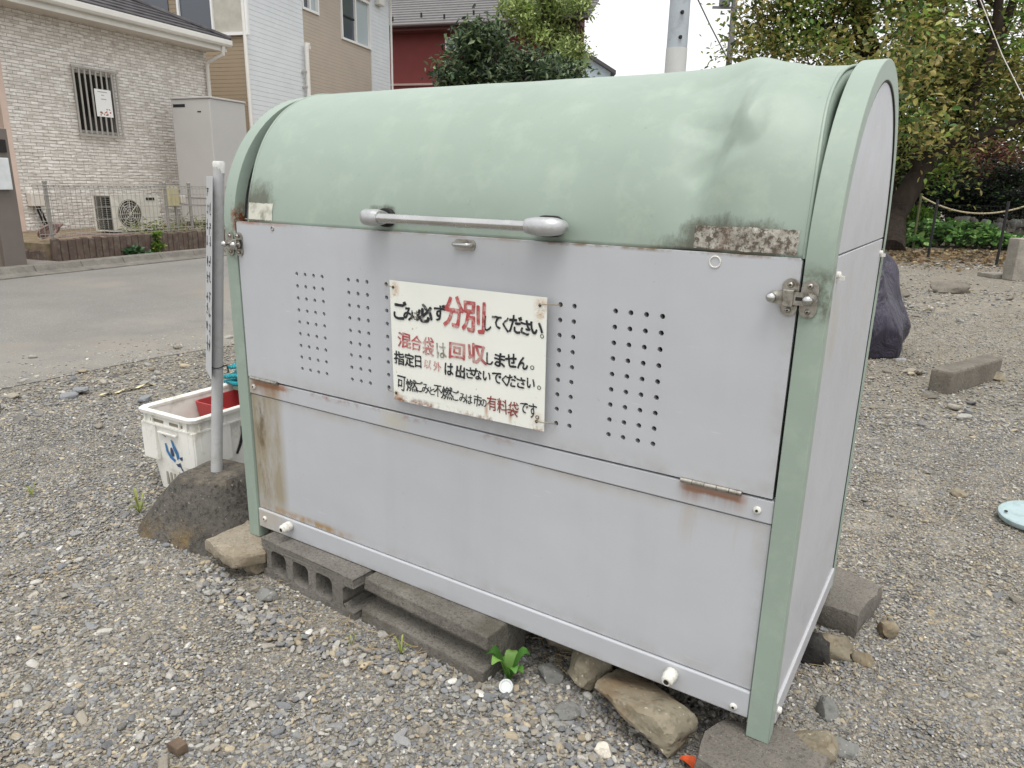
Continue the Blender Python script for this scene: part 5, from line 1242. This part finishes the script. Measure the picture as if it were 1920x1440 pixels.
for k in range(9):
    x = rl+.4+1.0*k; row = 1 if k % 2 else 2; t0 = .7-.29*row-.1; z = z00+(.7-t0)*pit3+.03
    MB().box(x, x+.06, t0-.02, t0+.02, z, z+.16, fr=RF_).build('snow_guard', M_DARK, red)
MB().box(rl, rr_, -6, -.21, 0, .3, fr=RF_).build('plinth', M_CONC, red)
# ---------------------------------------------------------------- pale gabled house far behind
gq = dp(1100, 130, 42.); gq.z = 0; Dg = Vector((RT.x, RT.y, 0)).normalized(); Ng = Vector((Dg.y, -Dg.x, 0))
def GF(a, b, c): q = gq+Dg*a+Ng*b; return (q.x, q.y, c)
def gq_(x, y): q = pp(x, y, gq, Dg); return (q-gq).dot(Dg), q.z
ax_, az_ = gq_(1082, 88); ex_, ez_ = gq_(1152, 134)
gab = thing('gabled_house', 'pale blue-grey gabled house far behind the trees', 'house', tuple(gq))
hw_ = ex_-ax_; poly = [(ax_-hw_, 0), (ax_+hw_*.9, 0), (ax_+hw_*.9, ez_+.1), (ax_, az_-.18), (ax_-hw_, ez_)]
MB().prism(poly, -6, 0, lambda u, v, w: GF(u, w, v)).build('wall', siding('pale_blue_siding', lin(190, 204, 214), .2), gab)
for sgn in (-1, 1): MB().add([GF(ax_, .4, az_), GF(ax_+sgn*hw_*1.02, .4, ez_), GF(ax_+sgn*hw_*1.02, -6.3, ez_), GF(ax_, -6.3, az_), GF(ax_, .4, az_-.2), GF(ax_+sgn*hw_*1.02, .4, ez_-.2), GF(ax_+sgn*hw_*1.02, -6.3, ez_-.2), GF(ax_, -6.3, az_-.2)], [(0, 1, 2, 3), (7, 6, 5, 4), (0, 4, 5, 1), (1, 5, 6, 2), (2, 6, 7, 3), (3, 7, 4, 0)]).build('roof', simple('dark_grey_roof', lin(76, 74, 76), .7) if sgn < 0 else bpy.data.materials['dark_grey_roof'], gab)
# ================================================================== TREES, POLES, YARD
def limb(mb, p, d, L, r, depth, rr, tips, spread=.55, up=.12, kids=3, seg=5, wob=.12):
    """recursive tapering branch; collects twig points"""
    pts = [Vector(p)]; rs = [r]; d = Vector(d).normalized(); q = Vector(p)
    for i in range(seg):
        d = (d+Vector((rr.gauss(0, wob), rr.gauss(0, wob), rr.gauss(0, wob)+up*.3))).normalized(); q = q+d*L/seg; pts.append(q.copy()); rs.append(r*(1-.62*(i+1)/seg))
        if depth <= 1: tips.append((q.copy(), d.copy()))
    mb.tube(pts, rs, 8 if r > .05 else 5, r > .04)
    if depth > 0:
        for k in range(kids):
            i = min(seg, 2+int((k+1)*(seg-1)/kids)); a = d.orthogonal().normalized(); a.rotate(Quaternion(d, rr.uniform(0, 6.28)))
            nd = (d*(1-spread*.5)+a*spread*rr.uniform(.7, 1.4)+Vector((0, 0, up))).normalized()
            limb(mb, pts[i], nd, L*rr.uniform(.55, .8), rs[i]*.72, depth-1, rr, tips, spread, up, kids, seg, wob)
def crown_from_tips(tips, n, sig, rng):
    P = np.array([t_[0] for t_ in tips]); k = rng.integers(0, len(P), n); return P[k]+rng.normal(size=(n, 3))*sig, k
# ---- big yellowing tree on the right: leaning trunk with low boughs
bt = thing('persimmon_tree', 'big leaning tree with yellowing leaves behind the net fence', 'tree', tuple(gp(1672, 466)))
rr = random.Random(17); tips = []; mb = MB(); DB = 15.6
k0 = gp(1668, 470); k0.z = -.05
def d15(x, y, dd=DB): return dp(x, y, dd)
trunk = [k0, d15(1676, 405), d15(1718, 335, 15.5), d15(1762, 275, 15.4), d15(1800, 232, 15.3)]
mb.tube(trunk, [.30, .25, .22, .19, .16], 12)
limb(mb, trunk[-1], ray(1920, 110)-ray(1800, 232)+Vector((0, 0, .02)), 3.2, .17, 3, rr, tips, .6, .1, 3)
limb(mb, trunk[-1], Vector((.2, -.2, 1)), 3.0, .16, 3, rr, tips, .65, .05, 3)
limb(mb, trunk[3], ray(1900, 215)-ray(1762, 275), 3.2, .13, 3, rr, tips, .6, .05, 3)
limb(mb, trunk[2], Vector((-.1, -.2, 1)), 2.6, .12, 3, rr, tips, .6, .0, 3)
t2 = [d15(1655, 330, 16.5), d15(1640, 200, 16.6), d15(1628, 110, 16.6), d15(1612, 0, 16.6), d15(1608, -90, 16.6)]
mb.tube([gp(1660, 455)]+t2, [.26, .25, .24, .22, .19, .14], 10)
for i, (tx, ty) in ((1, (1560, 60)), (2, (1470, 40)), (2, (1540, -40)), (3, (1460, -30)), (3, (1700, -60)), (2, (1720, 20)), (4, (1600, -220)), (1, (1700, 150)), (1, (1500, 130)), (2, (1450, 80))):
    st_ = t2[i]; limb(mb, st_, d15(tx, ty, 15.8)-st_, (d15(tx, ty, 15.8)-st_).length*.85, .075, 2, rr, tips, .6, .05, 3)
mb.build('trunk', M_BARK, bt, 60)
g = np.random.default_rng(21); NL = 19000
pos, kk = crown_from_tips(tips, NL, .20, g)
# extra foliage filling the crown volume in clumps
ncl = 190; cx = g.uniform(1415, 2050, ncl); cx[140:] = g.uniform(1680, 2040, 50); cyp = g.uniform(-140, 215, ncl); cyp[140:] = g.uniform(60, 250, 50)
cx[110:140] = g.uniform(1690, 1790, 30); cyp[110:140] = g.uniform(90, 320, 30); cyp = np.where(cx < 1600, np.minimum(cyp, 95), cyp); cd_ = g.uniform(14.2, 17.2, ncl)
cls = np.array([tuple(dp(a, b, c_)) for a, b, c_ in zip(cx, cyp, cd_)]); cr_ = .22+.25*g.random(ncl); ks = g.integers(0, ncl, 24000)
p2 = cls[ks]+g.normal(size=(24000, 3))*cr_[ks][:, None]
pos = np.vstack([pos, p2])
PALY = [lin(160, 152, 86), lin(138, 140, 76), lin(112, 126, 64), lin(176, 164, 102), lin(88, 106, 54), lin(146, 134, 84), lin(74, 92, 50)]
cols = pick_cols(len(pos), PALY, 5, .22)
cn = np.array([mnoise.noise((p[0]*.8, p[1]*.8, p[2]*.8)) for p in pos[::1]])
cols = cols*np.clip(1+.35*cn, .5, 1.5)[:, None]; gr = cn > .18; cols[gr] = cols[gr]*np.array([.62, .95, .6])
leaf_mesh('crown', pos, np.full(len(pos), .122), cols, M_LEAF, bt, 8, .52, .5, .35)
# ---- hedge, red-tipped shrub, greenery behind the net fence
def onp(x, y, depth): return tuple(dp(x, y, depth))
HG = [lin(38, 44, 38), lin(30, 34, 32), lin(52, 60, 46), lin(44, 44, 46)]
def ground_at(x, depth):             # ground point straight below pixel column x at a given depth
    q = dp(x, 400, depth); return (q.x, q.y, 0.)
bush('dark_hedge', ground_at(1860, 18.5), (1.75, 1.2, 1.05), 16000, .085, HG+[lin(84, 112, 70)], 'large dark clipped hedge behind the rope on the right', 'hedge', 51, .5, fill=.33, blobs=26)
bush('red_tipped_shrub', ground_at(1850, 20.3), (1.9, 1.0, 1.35), 9000, .10, [lin(126, 84, 70), lin(112, 66, 58), lin(94, 88, 60), lin(140, 104, 84)], 'reddish-leaved shrub showing above the dark hedge', 'shrub', 52, .45, fill=.33, blobs=20)
bush('light_green_shrub', ground_at(1728, 16.6), (.55, .5, .42), 2600, .10, [lin(112, 148, 56), lin(92, 130, 48), lin(136, 164, 78)], 'fresh light green shrub by the tree trunk behind the net', 'shrub', 53, .3, fill=.4, up=1.1)
GC = [lin(98, 142, 70), lin(124, 166, 92), lin(74, 114, 54), lin(150, 180, 112), lin(56, 88, 42)]
for k, (x, dpt, rx, rz_, lb) in enumerate([(1690, 15.6, .75, .20, 'low leafy ground cover plant beside the tree trunk'), (1765, 15.6, .8, .30, 'mound of glossy green leaves behind the left net post'), (1830, 15.4, .65, .27, 'mound of bright green leaves left of the concrete block'), (1895, 15.0, .6, .16, 'low patch of pale green leaves behind the right net post')]):
    c = ground_at(x, dpt); bush('leafy_mound', c, (rx, .7, rz_), 2400, .125, GC, lb, 'ground plant', 60+k, .8, stems=False, fill=.4, blobs=14)
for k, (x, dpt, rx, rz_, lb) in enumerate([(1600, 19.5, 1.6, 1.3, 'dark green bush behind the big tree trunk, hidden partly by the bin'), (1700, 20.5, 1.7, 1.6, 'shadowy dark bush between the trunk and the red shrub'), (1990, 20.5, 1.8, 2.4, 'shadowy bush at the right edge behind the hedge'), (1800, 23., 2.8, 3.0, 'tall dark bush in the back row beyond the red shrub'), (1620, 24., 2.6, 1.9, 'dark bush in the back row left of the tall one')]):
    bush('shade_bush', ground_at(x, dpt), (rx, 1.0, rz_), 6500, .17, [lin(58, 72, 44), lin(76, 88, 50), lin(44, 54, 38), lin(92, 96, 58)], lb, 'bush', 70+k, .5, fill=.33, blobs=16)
# dry stone wall pieces at the back under the hedge
swall = thing('rubble_wall', 'low wall of rough brown stones under the dark hedge', 'stone wall', ground_at(1860, 16.9))
rr = random.Random(3)
for k in range(34):
    x = 1760+rr.random()*220; c = ground_at(x, 16.9+rr.uniform(-.1, .1)); rock('stone', (c[0], c[1], .12+.42*rr.random()), (rr.uniform(.10, .2), .14, rr.uniform(.08, .17)), M_REDSTONE if k % 3 else M_ROCKG, 200+k, swall, rr.random()*3, .2, 2)
# fallen leaves along the fence
g = np.random.default_rng(31); n = 1500; fx_ = g.uniform(1600, 1930, n); fy_ = g.normal(478, 9, n)
P = np.array([tuple(gp(a, max(462, b), .012)) for a, b in zip(fx_, fy_)])
o = leaf_mesh('leaf_litter', P, np.full(n, .10), pick_cols(n, [lin(136, 112, 82), lin(112, 92, 68), lin(160, 142, 108), lin(100, 94, 76)], 3), M_LEAF, None, 6, .6, .12)
tag(o, 'brown fallen leaves strewn along the foot of the net fence', 'fallen leaves', kind='stuff')
# net fence with black posts, and rope
nf = thing('net_fence', 'low black net fence on thin black posts in front of the greenery', 'fence', tuple(gp(1740, 483)))
M_BLACK = simple('black_post', lin(36, 36, 38), .6, .1, 10)
bases = [gp(1640, 478), gp(1740, 483), gp(1868, 497), gp(1990, 512)]
tops = [pp(1668, 375, bases[0], RT), pp(1757, 378, bases[1], RT), pp(1880, 392, bases[2], RT), pp(2002, 405, bases[3], RT)]
for b, tpt in zip(bases, tops):
    t_ = Vector((b.x, b.y, 1.02)); MB().cyl(b, t_, .022, None, 8).build('fence_post', M_BLACK, nf, 40)
mb = MB()
for i in range(3):
    a, b = bases[i], bases[i+1]; L = (b-a).length; m = int(L/.055)
    for k in range(m): q = a.lerp(b, k/m); mb.tube([q+Vector((0, 0, .02)), q+Vector((0, 0, .95))], .0016, 3, False)
    for k in range(16): z = .03+.06*k; mb.tube([a+Vector((0, 0, z)), b+Vector((0, 0, z))], .0016 if k < 15 else .004, 3, False)
mb.build('net', M_BLACK, nf)
q0 = dp(1727, 368, 14.9); q1 = dp(1960, 372, 14.3); pts = []
for k in range(25): u = k/24; p = q0.lerp(q1, u); pts.append(p-Vector((0, 0, .32*4*u*(1-u))))
rp_ = thing('rope', 'sagging pale rope hung in front of the dark hedge', 'rope', tuple(q0))
MB().tube(pts, .017, 8).build('strand', simple('hemp_rope', lin(176, 166, 138), .9, .15, 60, .6, 150), rp_, 60)
for q in (q0, q1): MB().cyl((q.x, q.y, 0), (q.x, q.y, q.z+.06), .025, None, 8).build('stake', simple('mossy_stake', lin(88, 92, 60), .9) if q is q0 else bpy.data.materials['mossy_stake'], rp_, 40)
# concrete block and slab at the right edge
c = gp(1897, 527); e = Vector((RT.x, RT.y, 0)).normalized(); f2 = Vector((-e.y, e.x, 0))
def CF(a, b, z): q = Vector((c.x, c.y, 0))+e*a+f2*b; return (q.x, q.y, z)
o = MB().box(.0, 1.3, .0, .22, 0, .56, fr=CF).build('concrete_bench', M_CONC, None, None, .012); tag(o, 'grey concrete block cut off by the right edge in front of the net fence', 'concrete block')
o = MB().box(-.10, .22, .26, .6, 0, .06, fr=CF).build('concrete_slab', M_CONC, None, None, .012); tag(o, 'small flat concrete slab left of the grey concrete block', 'slab')
# kerb stone and broken pieces lying in the yard
a, b = gp(1775, 740), gp(1895, 702); dd = (b-a); dd.z = 0; L = dd.length; dd.normalize(); nn = Vector((-dd.y, dd.x, 0))
def KF(u, v, z): q = a+dd*u+nn*v; return (q.x, q.y, z)
M_OLDK = concrete('old_brown_concrete', lin(118, 112, 103), 60, .7)
o = MB().box(0, L*.78, -.01, .11, -.01, .135, fr=KF).build('kerb_block', M_OLDK, None, None, .014, 2); dm(o, .012, .05); tag(o, 'long weathered kerb block lying on the gravel at right', 'kerb block')
for k, (px, py, sx, sy, sz, lb, m) in enumerate([(1868, 713, .07, .05, .04, 'pale stone at the right end of the kerb block', M_ROCK), (1778, 548, .28, .14, .10, 'angular brown slab piece lying far back in the yard', M_OLDK), (1688, 556, .12, .10, .07, 'broken brown piece beside the dark cover', M_OLDK), (1797, 930, .035, .03, .022, 'single pale pebble on the open gravel at right', M_ROCK), (1740, 745, .05, .04, .02, 'flat stone at the left end of the kerb block', M_OLDK)]):
    q = gp(px, py); tag(rock('yard_stone', (q.x, q.y, sz*.45), (sx, sy, sz), m, 300+k, rotz=k*.7, rough=.15, facets=12), lb, 'stone')
# teal lid
q = gp(1921, 966, .03)
tl = thing('round_lid', 'pale teal round lid lying on the gravel at the right edge', 'lid', (q.x, q.y, 0))
MB().lathe([(.0, .012), (.085, .012), (.092, .02), (.098, .018), (.100, .008), (.096, .0), (.0, .0)], (q.x+.02, q.y, .022), (-.05, -.12, 1), 40).build('disc', simple('teal_enamel', lin(160, 178, 180), .45, .05, 12, dirt=lin(130, 148, 148), dscale=20), tl, 40)
MB().lathe([(.006, 0), (.006, .002)], (q.x-.055, q.y-.01, .034), (-.05, -.12, 1), 10).build('lid_hole', M_DARK, tl)
# dark cover draped over something behind the bin
cv = MB(); V = []; F = []; nu, nv = 96, 40; cc_ = gp(1540, 650); q = gp(1686, 655); rx = (q-cc_).length
ex = (q-cc_).normalized(); ey = Vector((-ex.y, ex.x, 0))
for j in range(nv+1):
    v = j/nv; z = .80*v
    pr = .97+.06*math.sin(min(v, .5)*6.28)-.52*max(0, (v-.25))**1.15
    if v > .72: pr *= max(.06, math.sqrt(max(0, 1-((v-.72)/.285)**2)))
    for i in range(nu):
        a_ = 2*math.pi*i/nu; fo = .07*math.sin(a_*6+v*3.2)*(1-v*.5)+.035*math.sin(a_*13-v*3)*(1-v)+.05*mnoise.noise((math.cos(a_)*1.7, math.sin(a_)*1.7, v*3.2))
        k_ = pr+fo*.5+.055*(1-abs(math.sin(a_*4.5+v*2.6+.8*math.sin(v*5)))*2)*(.4+.6*v)*(1 if v < .9 else .5); p = cc_+ex*(rx*k_*math.cos(a_))+ey*(.45*k_*math.sin(a_)); V.append((p.x, p.y, max(.002, z+.015*math.sin(a_*5)*(1-v)+.05*v*mnoise.noise((p.x*4, p.y*4, 2.)))))
for j in range(nv):
    for i in range(nu): F.append((j*nu+i, j*nu+(i+1) % nu, (j+1)*nu+(i+1) % nu, (j+1)*nu+i))
F.append(tuple(nv*nu+i for i in range(nu)))
t = NT('navy_cover_cloth'); cl_ = t.ramp(t.noise(5, 4), .3, .7, lin(44, 41, 54), lin(66, 61, 76)); t.bump(t.noise(7, 4, .55, dist=2.2, stretch=(1, 1, .45)), .9, .05)
tag(cv.add(V, F).build('cloth_cover', t.done(cl_, .42, 0, .4), None, 70), 'dark navy cloth cover slumped on the gravel behind the bin', 'cover')
# ---- poles and wires
M_UPOLE = simple('grey_steel_pole', lin(168, 176, 182), .55, .05, 5, dirt=lin(140, 144, 148), dscale=4)
up_ = thing('utility_pole', 'thick grey utility pole rising behind the bin lid', 'utility pole', tuple(Vector((*dp(1268, 130, 11.)[:2], 0))))
b = Vector((*dp(1266, 130, 11.)[:2], 0)); hz_ = dp(1266, 93, 11.).z
MB().cyl(b, b+Vector((0, 0, hz_)), .165, .160, 24).build('lower_shaft', simple('pole_pale_band', lin(190, 192, 190), .6, .05, 5), up_, 40)
MB().cyl(b+Vector((0, 0, hz_)), b+Vector((0, 0, 9.5)), .155, .12, 24).build('upper_shaft', M_UPOLE, up_, 40)
for yy, dx in ((33, .0), (76, -.02)):
    z = dp(1266, yy, 11.).z; p = b+Vector((0, 0, z))-Vector((fwd.x, fwd.y, 0)).normalized()*.15+e*.01
    MB().cyl(p, p-Vector((fwd.x, fwd.y, 0)).normalized()*.05, .03, .02, 8).build('step_bolt', M_DARK, up_, 40)
fp = thing('distant_utility_pole', 'thin distant utility pole with crossarm beside the yellowing tree', 'utility pole', tuple(Vector((*dp(1368, 105, 34.)[:2], 0))))
b = Vector((*dp(1368, 105, 34.)[:2], 0)); M_FP = simple('far_pole_grey', lin(112, 112, 114), .7)
MB().cyl(b, b+Vector((0, 0, 13)), .16, .13, 10).build('shaft', M_FP, fp, 40)
for yy, L_ in ((20, 1.0), (77, .45)):
    z = dp(1368, yy, 34.).z; MB().box(-L_, L_*.4, -.05, .05, z-.05, z+.05, fr=lambda a_, b_, c_: tuple(b+e*a_+f2*b_+Vector((0, 0, c_)))).build('crossarm', M_FP, fp)
z = dp(1350, 16, 34.).z; MB().cyl(b-e*.45+Vector((0, 0, z)), b-e*.45+Vector((0, 0, z+.9)), .26, None, 14).build('transformer', M_FP, fp, 40)
for k, (pa, pb, da, db, r_, lb) in enumerate([((1290, -40), (1368, 118), 30, 34, .03, 'dark wire running down beside the distant pole'), ((1830, -20), (1935, 215), 9.5, 9., .006, 'thin pale wire crossing the tree crown at the top right')]):
    p0, p1 = dp(*pa, da), dp(*pb, db); o = MB().tube([p0, p0.lerp(p1, .5)-Vector((0, 0, .06)), p1], r_, 6).build('power_wire', M_FP if k == 0 else M_ALU, None, 60); tag(o, lb, 'wire')
# ---- trees behind the bin
de = ground_at(960, 19.5)
dt = thing('evergreen_tree', 'dense dark evergreen tree in front of the red house', 'tree', de)
g = np.random.default_rng(77); N_ = 15000; ncl = 44
cxs = g.uniform(845, 1085, ncl); cys = g.uniform(60, 240, ncl)
top = np.interp(cxs, [830, 870, 890, 960, 1000, 1060, 1090], [100, 62, 46, 74, 112, 128, 140]); cys = np.maximum(cys, top+14)
left = cxs < 860; cys[left] = g.uniform(95, 150, left.sum())
cl = np.array([tuple(dp(a, b, d)) for a, b, d in zip(cxs, cys, g.uniform(18.4, 20.6, ncl))]); k_ = g.integers(0, ncl, N_)
pos = cl[k_]+g.normal(size=(N_, 3))*np.array([.26, .26, .19])
tint = (.7+.6*g.random(ncl))[k_][:, None]
leaf_mesh('crown', pos, np.full(N_, .18), pick_cols(N_, [lin(76, 96, 66), lin(60, 78, 56), lin(104, 122, 86), lin(50, 62, 50), lin(124, 138, 104)], 6, .25)*tint, M_LEAF, dt, 12, .36, .7)
mb = MB(); b = Vector(de); mb.tube([b, b+Vector((.1, 0, 1.4)), b+Vector((0, .1, 2.6))], [.16, .13, .08], 8)
for k in range(12): c = Vector(cl[k]); mb.tube([b+Vector((0, .05, 1.6)), b.lerp(c, .6)+Vector((0, 0, .8)), c], [.07, .05, .015], 5)
mb.build('trunk', M_BARK, dt, 60)
le = ground_at(1035, 23.5); lt_ = thing('light_green_tree', 'airy yellow-green tree rising behind the dark evergreen', 'tree', le)
ncl = 42; cxs = g.uniform(955, 1095, ncl); cys = g.uniform(-40, 125, ncl); cys = np.where((cxs > 1015) & (cxs < 1040) & (cys > 60), cys-60, cys)
cxs = np.where((cys > 60) & (cxs < 1000), cxs+70, cxs)
cl = np.array([tuple(dp(a, b, d)) for a, b, d in zip(cxs, cys, g.uniform(22.6, 24.6, ncl))]); N_ = 8500; k_ = g.integers(0, ncl, N_)
pos = cl[k_]+g.normal(size=(N_, 3))*.21
leaf_mesh('crown', pos, np.full(N_, .15), pick_cols(N_, [lin(158, 172, 104), lin(130, 150, 84), lin(178, 190, 128), lin(108, 128, 72)], 7, .2)*(.75+.5*g.random(ncl))[k_][:, None], M_LEAF, lt_, 13, .4, .8)
mb = MB(); b = Vector(le)
for k in range(14): c = Vector(cl[k]); mb.tube([b+Vector((g.normal()*.1, 0, 0)), b.lerp(c, .55)+Vector((0, 0, .5)), c], [.09, .06, .015], 6)
mb.build('trunk', M_BARK, lt_, 60)
# ================================================================== GRAVEL (uncountable: one object)
stones = bpy.data.collections.new('gravel_stones')
M_PEB = NT('pebble_stone'); t = M_PEB
at = t.n('ShaderNodeAttribute', dict(attribute_name='tint', attribute_type='INSTANCER')).outputs['Color']
c = t.mix(t.math('MULTIPLY', t.ramp(t.noise(1.6, 4, .65), .4, .65), .35), at, t.mix(.5, at, (.03, .028, .026, 1)))
t.bump(t.noise(3.5, 4, .65), .35, .15)
M_PEB = t.done(c, .88, 0, .2)
for k in range(10):
    bm = bmesh.new(); bmesh.ops.create_icosphere(bm, subdivisions=2, radius=.5); rr = random.Random(k+500); pls = []
    for i in range(rr.randint(5, 9)): pls.append((Vector((rr.gauss(0, 1), rr.gauss(0, 1), rr.gauss(0, 1))).normalized(), rr.uniform(.24, .40)))
    sc = Vector((rr.uniform(.95, 1.35), rr.uniform(.7, .95), rr.uniform(.42, .7)))
    for v in bm.verts:
        p = v.co.copy()
        for n_, d_ in pls:
            e_ = p.dot(n_)-d_
            if e_ > 0: p -= n_*e_
        p *= 1+.12*mnoise.noise(p*3+Vector((k*5., 0, 0))); v.co = (p.x*sc.x, p.y*sc.y, p.z*sc.z)
    me = bpy.data.meshes.new('pebble'); bm.to_mesh(me); bm.free(); me.materials.append(M_PEB)
    if k % 5 == 0:
        me.polygons.foreach_set('use_smooth', [True]*len(me.polygons))
    stones.objects.link(bpy.data.objects.new('pebble', me))
g = np.random.default_rng(123)
def vnoise(x, y, sc, seed):          # cheap smooth 2D value noise, vectorised
    r_ = np.random.default_rng(seed); T = r_.random((64, 64)); u = (x*sc) % 64; v = (y*sc) % 64
    i = np.floor(u).astype(int) % 64; j = np.floor(v).astype(int) % 64; a = u-np.floor(u); b = v-np.floor(v); a = a*a*(3-2*a); b = b*b*(3-2*b)
    return (T[i, j]*(1-a)+T[(i+1) % 64, j]*a)*(1-b)+(T[i, (j+1) % 64]*(1-a)+T[(i+1) % 64, (j+1) % 64]*a)*b
camx, camy = CAM.x, CAM.y; f2d = np.array([fwd.x, fwd.y]); f2d /= np.linalg.norm(f2d); r2d = np.array([f2d[1], -f2d[0]])
def scatter(n, dmin, dmax, smin, smax, power, zlo, zhi, key):
    """stones in the ground wedge the picture (and a step to either side) shows"""
    d = dmin+(dmax-dmin)*g.random(n)**power; lat = (g.random(n)*2-1)*(d*.80+.75)
    x = camx+f2d[0]*d+r2d[0]*lat; y = camy+f2d[1]*d+r2d[1]*lat
    clump = vnoise(x, y, 2.1, 5)*.6+vnoise(x, y, 6.3, 6)*.4
    fine = np.clip((vnoise(x+7, y, 1.25, 9)-.42)*5, 0, 1)          # patches of compacted grit
    s = smin*(smax/smin)**(g.random(n)**1.5)
    keep = g.random(n) < (.45+.75*clump)*(1-.82*fine*(s > .011))
    # asphalt: only a thinning fringe of stones
    tt = (x-O1.x)*N1.x+(y-O1.y)*N1.y; ss_ = (x-O1.x)*D1.x+(y-O1.y)*D1.y
    edge = 7.35+.45*(vnoise(x, y, .9, 3)-.5)
    k_road = np.clip((tt-edge+1.0)/1.15, 0, 1); keep &= g.random(n) < np.where(tt < edge+.15, .008+.95*k_road**3., 1.)
    keep &= tt > edge-1.9
    # keep clear of the block, slab and foot footprints and of the bin's middle
    inside = (x > .14) & (x < 1.40) & (y > .12) & (y < .62); keep &= ~(inside & (g.random(n) < .7))
    for (a, b, c_, d_) in ((.12, .48, -.03, .13), (.51, .91, -.05, .1), (-.5, -.13, -.08, .3), (CXL+.03, CXL+CLX-.03, CYN+.03, CYN+CLY-.03), (1.42, 1.6, -.1, .05), (1.47, 1.61, .62, .82), (-.06, .1, -.09, .04)):
        keep &= ~((x > a) & (x < b) & (y > c_) & (y < d_))
    x, y, s = x[keep], y[keep], s[keep]; m = len(x)
    z = s*(zlo+(zhi-zlo)*g.random(m))+.004*(vnoise(x, y, 9, 8)-.3)
    return x, y, z, s
sets = [scatter(300000, .55, 3.4, .003, .008, .80, -.05, .25, 0), scatter(180000, .55, 3.6, .0078, .0158, .85, -.1, .25, 1), scatter(6000, .6, 4., .0145, .034, .9, -.05, .2, 2),
        scatter(100000, 3.2, 7.0, .008, .021, .8, .1, .3, 3), scatter(36000, 6.6, 14., .015, .042, .9, .1, .3, 4), scatter(1500, 3., 13., .05, .09, .9, .1, .25, 5)]
# loose drift along the foot of the blocks
m = 1500; ex_ = g.random(m)*1.7-.1; ey_ = -.10-.10*g.random(m)-.05*np.sin(ex_*5); es_ = .008+.016*g.random(m)**1.6
sets.append((ex_, ey_, es_*.3, es_))
x = np.concatenate([a[0] for a in sets]); y = np.concatenate([a[1] for a in sets]); z = np.concatenate([a[2] for a in sets]); s = np.concatenate([a[3] for a in sets]); n = len(x)
PAL = np.array([lin(*c_)[:3] for c_ in ((128, 128, 128), (112, 114, 118), (146, 144, 138), (98, 99, 104), (156, 150, 138), (136, 128, 114), (168, 154, 128), (120, 112, 100), (182, 178, 170), (96, 92, 88), (150, 136, 112), (212, 208, 200))])
wts = np.array([.16, .14, .14, .08, .11, .10, .05, .08, .045, .04, .03, .008]); warm = np.array([.6, .4, .9, .4, 1.2, 1.5, 1.9, 1.5, 1.1, .7, 2.0, 1.])
zone = np.clip((vnoise(x, y, .8, 14)-.55)*2+np.clip((y-.6)/3., 0, .5)+np.clip((x-1.3)*.5, 0, .3), 0, 1)
cdf0 = np.cumsum(wts/wts.sum()); ww = wts*warm; cdf1 = np.cumsum(ww/ww.sum()); u = g.random(n)
ci = np.where(g.random(n) < zone, np.searchsorted(cdf1, u), np.searchsorted(cdf0, u)).clip(0, 11)
tint = np.ones((n, 4), np.float32); tint[:, :3] = (PAL[ci]*1.22*(1+.16*g.normal(size=(n, 1))).clip(.55, 1.5))*.75+.25*np.array(lin(152, 151, 146)[:3])
me = bpy.data.meshes.new('gravel'); me.vertices.add(n); me.vertices.foreach_set('co', np.stack([x, y, z], 1).ravel().astype(np.float32))
a_ = me.attributes.new('tint', 'FLOAT_COLOR', 'POINT'); a_.data.foreach_set('color', tint.ravel())
a_ = me.attributes.new('size', 'FLOAT', 'POINT'); a_.data.foreach_set('value', s.astype(np.float32))
rot = np.stack([g.normal(0, .22, n), g.normal(0, .22, n), g.random(n)*6.283], 1); a_ = me.attributes.new('turn', 'FLOAT_VECTOR', 'POINT'); a_.data.foreach_set('vector', rot.ravel().astype(np.float32))
a_ = me.attributes.new('pick', 'INT', 'POINT'); a_.data.foreach_set('value', g.integers(0, 10, n).astype(np.int32))
gv = bpy.data.objects.new('gravel', me); COL.objects.link(gv)
ng = bpy.data.node_groups.new('scatter_gravel', 'GeometryNodeTree')
ng.interface.new_socket('Geometry', in_out='INPUT', socket_type='NodeSocketGeometry'); ng.interface.new_socket('Geometry', in_out='OUTPUT', socket_type='NodeSocketGeometry')
N = ng.nodes; gi = N.new('NodeGroupInput'); go = N.new('NodeGroupOutput'); ip = N.new('GeometryNodeInstanceOnPoints'); ci_ = N.new('GeometryNodeCollectionInfo')
ci_.inputs['Collection'].default_value = stones; ci_.inputs['Separate Children'].default_value = True; ci_.inputs['Reset Children'].default_value = True
def na(name, typ): q = N.new('GeometryNodeInputNamedAttribute'); q.data_type = typ; q.inputs['Name'].default_value = name; return q.outputs[0]
ip.inputs['Pick Instance'].default_value = True
er = N.new('FunctionNodeEulerToRotation'); ng.links.new(na('turn', 'FLOAT_VECTOR'), er.inputs[0])
ng.links.new(gi.outputs[0], ip.inputs['Points']); ng.links.new(ci_.outputs[0], ip.inputs['Instance']); ng.links.new(na('pick', 'INT'), ip.inputs['Instance Index'])
ng.links.new(er.outputs[0], ip.inputs['Rotation']); ng.links.new(na('size', 'FLOAT'), ip.inputs['Scale']); ng.links.new(ip.outputs[0], go.inputs[0])
gv.modifiers.new('scatter', 'NODES').node_group = ng
tag(gv, 'loose grey and tan gravel covering the yard', 'gravel', kind='stuff')
print('GRAVEL', n)
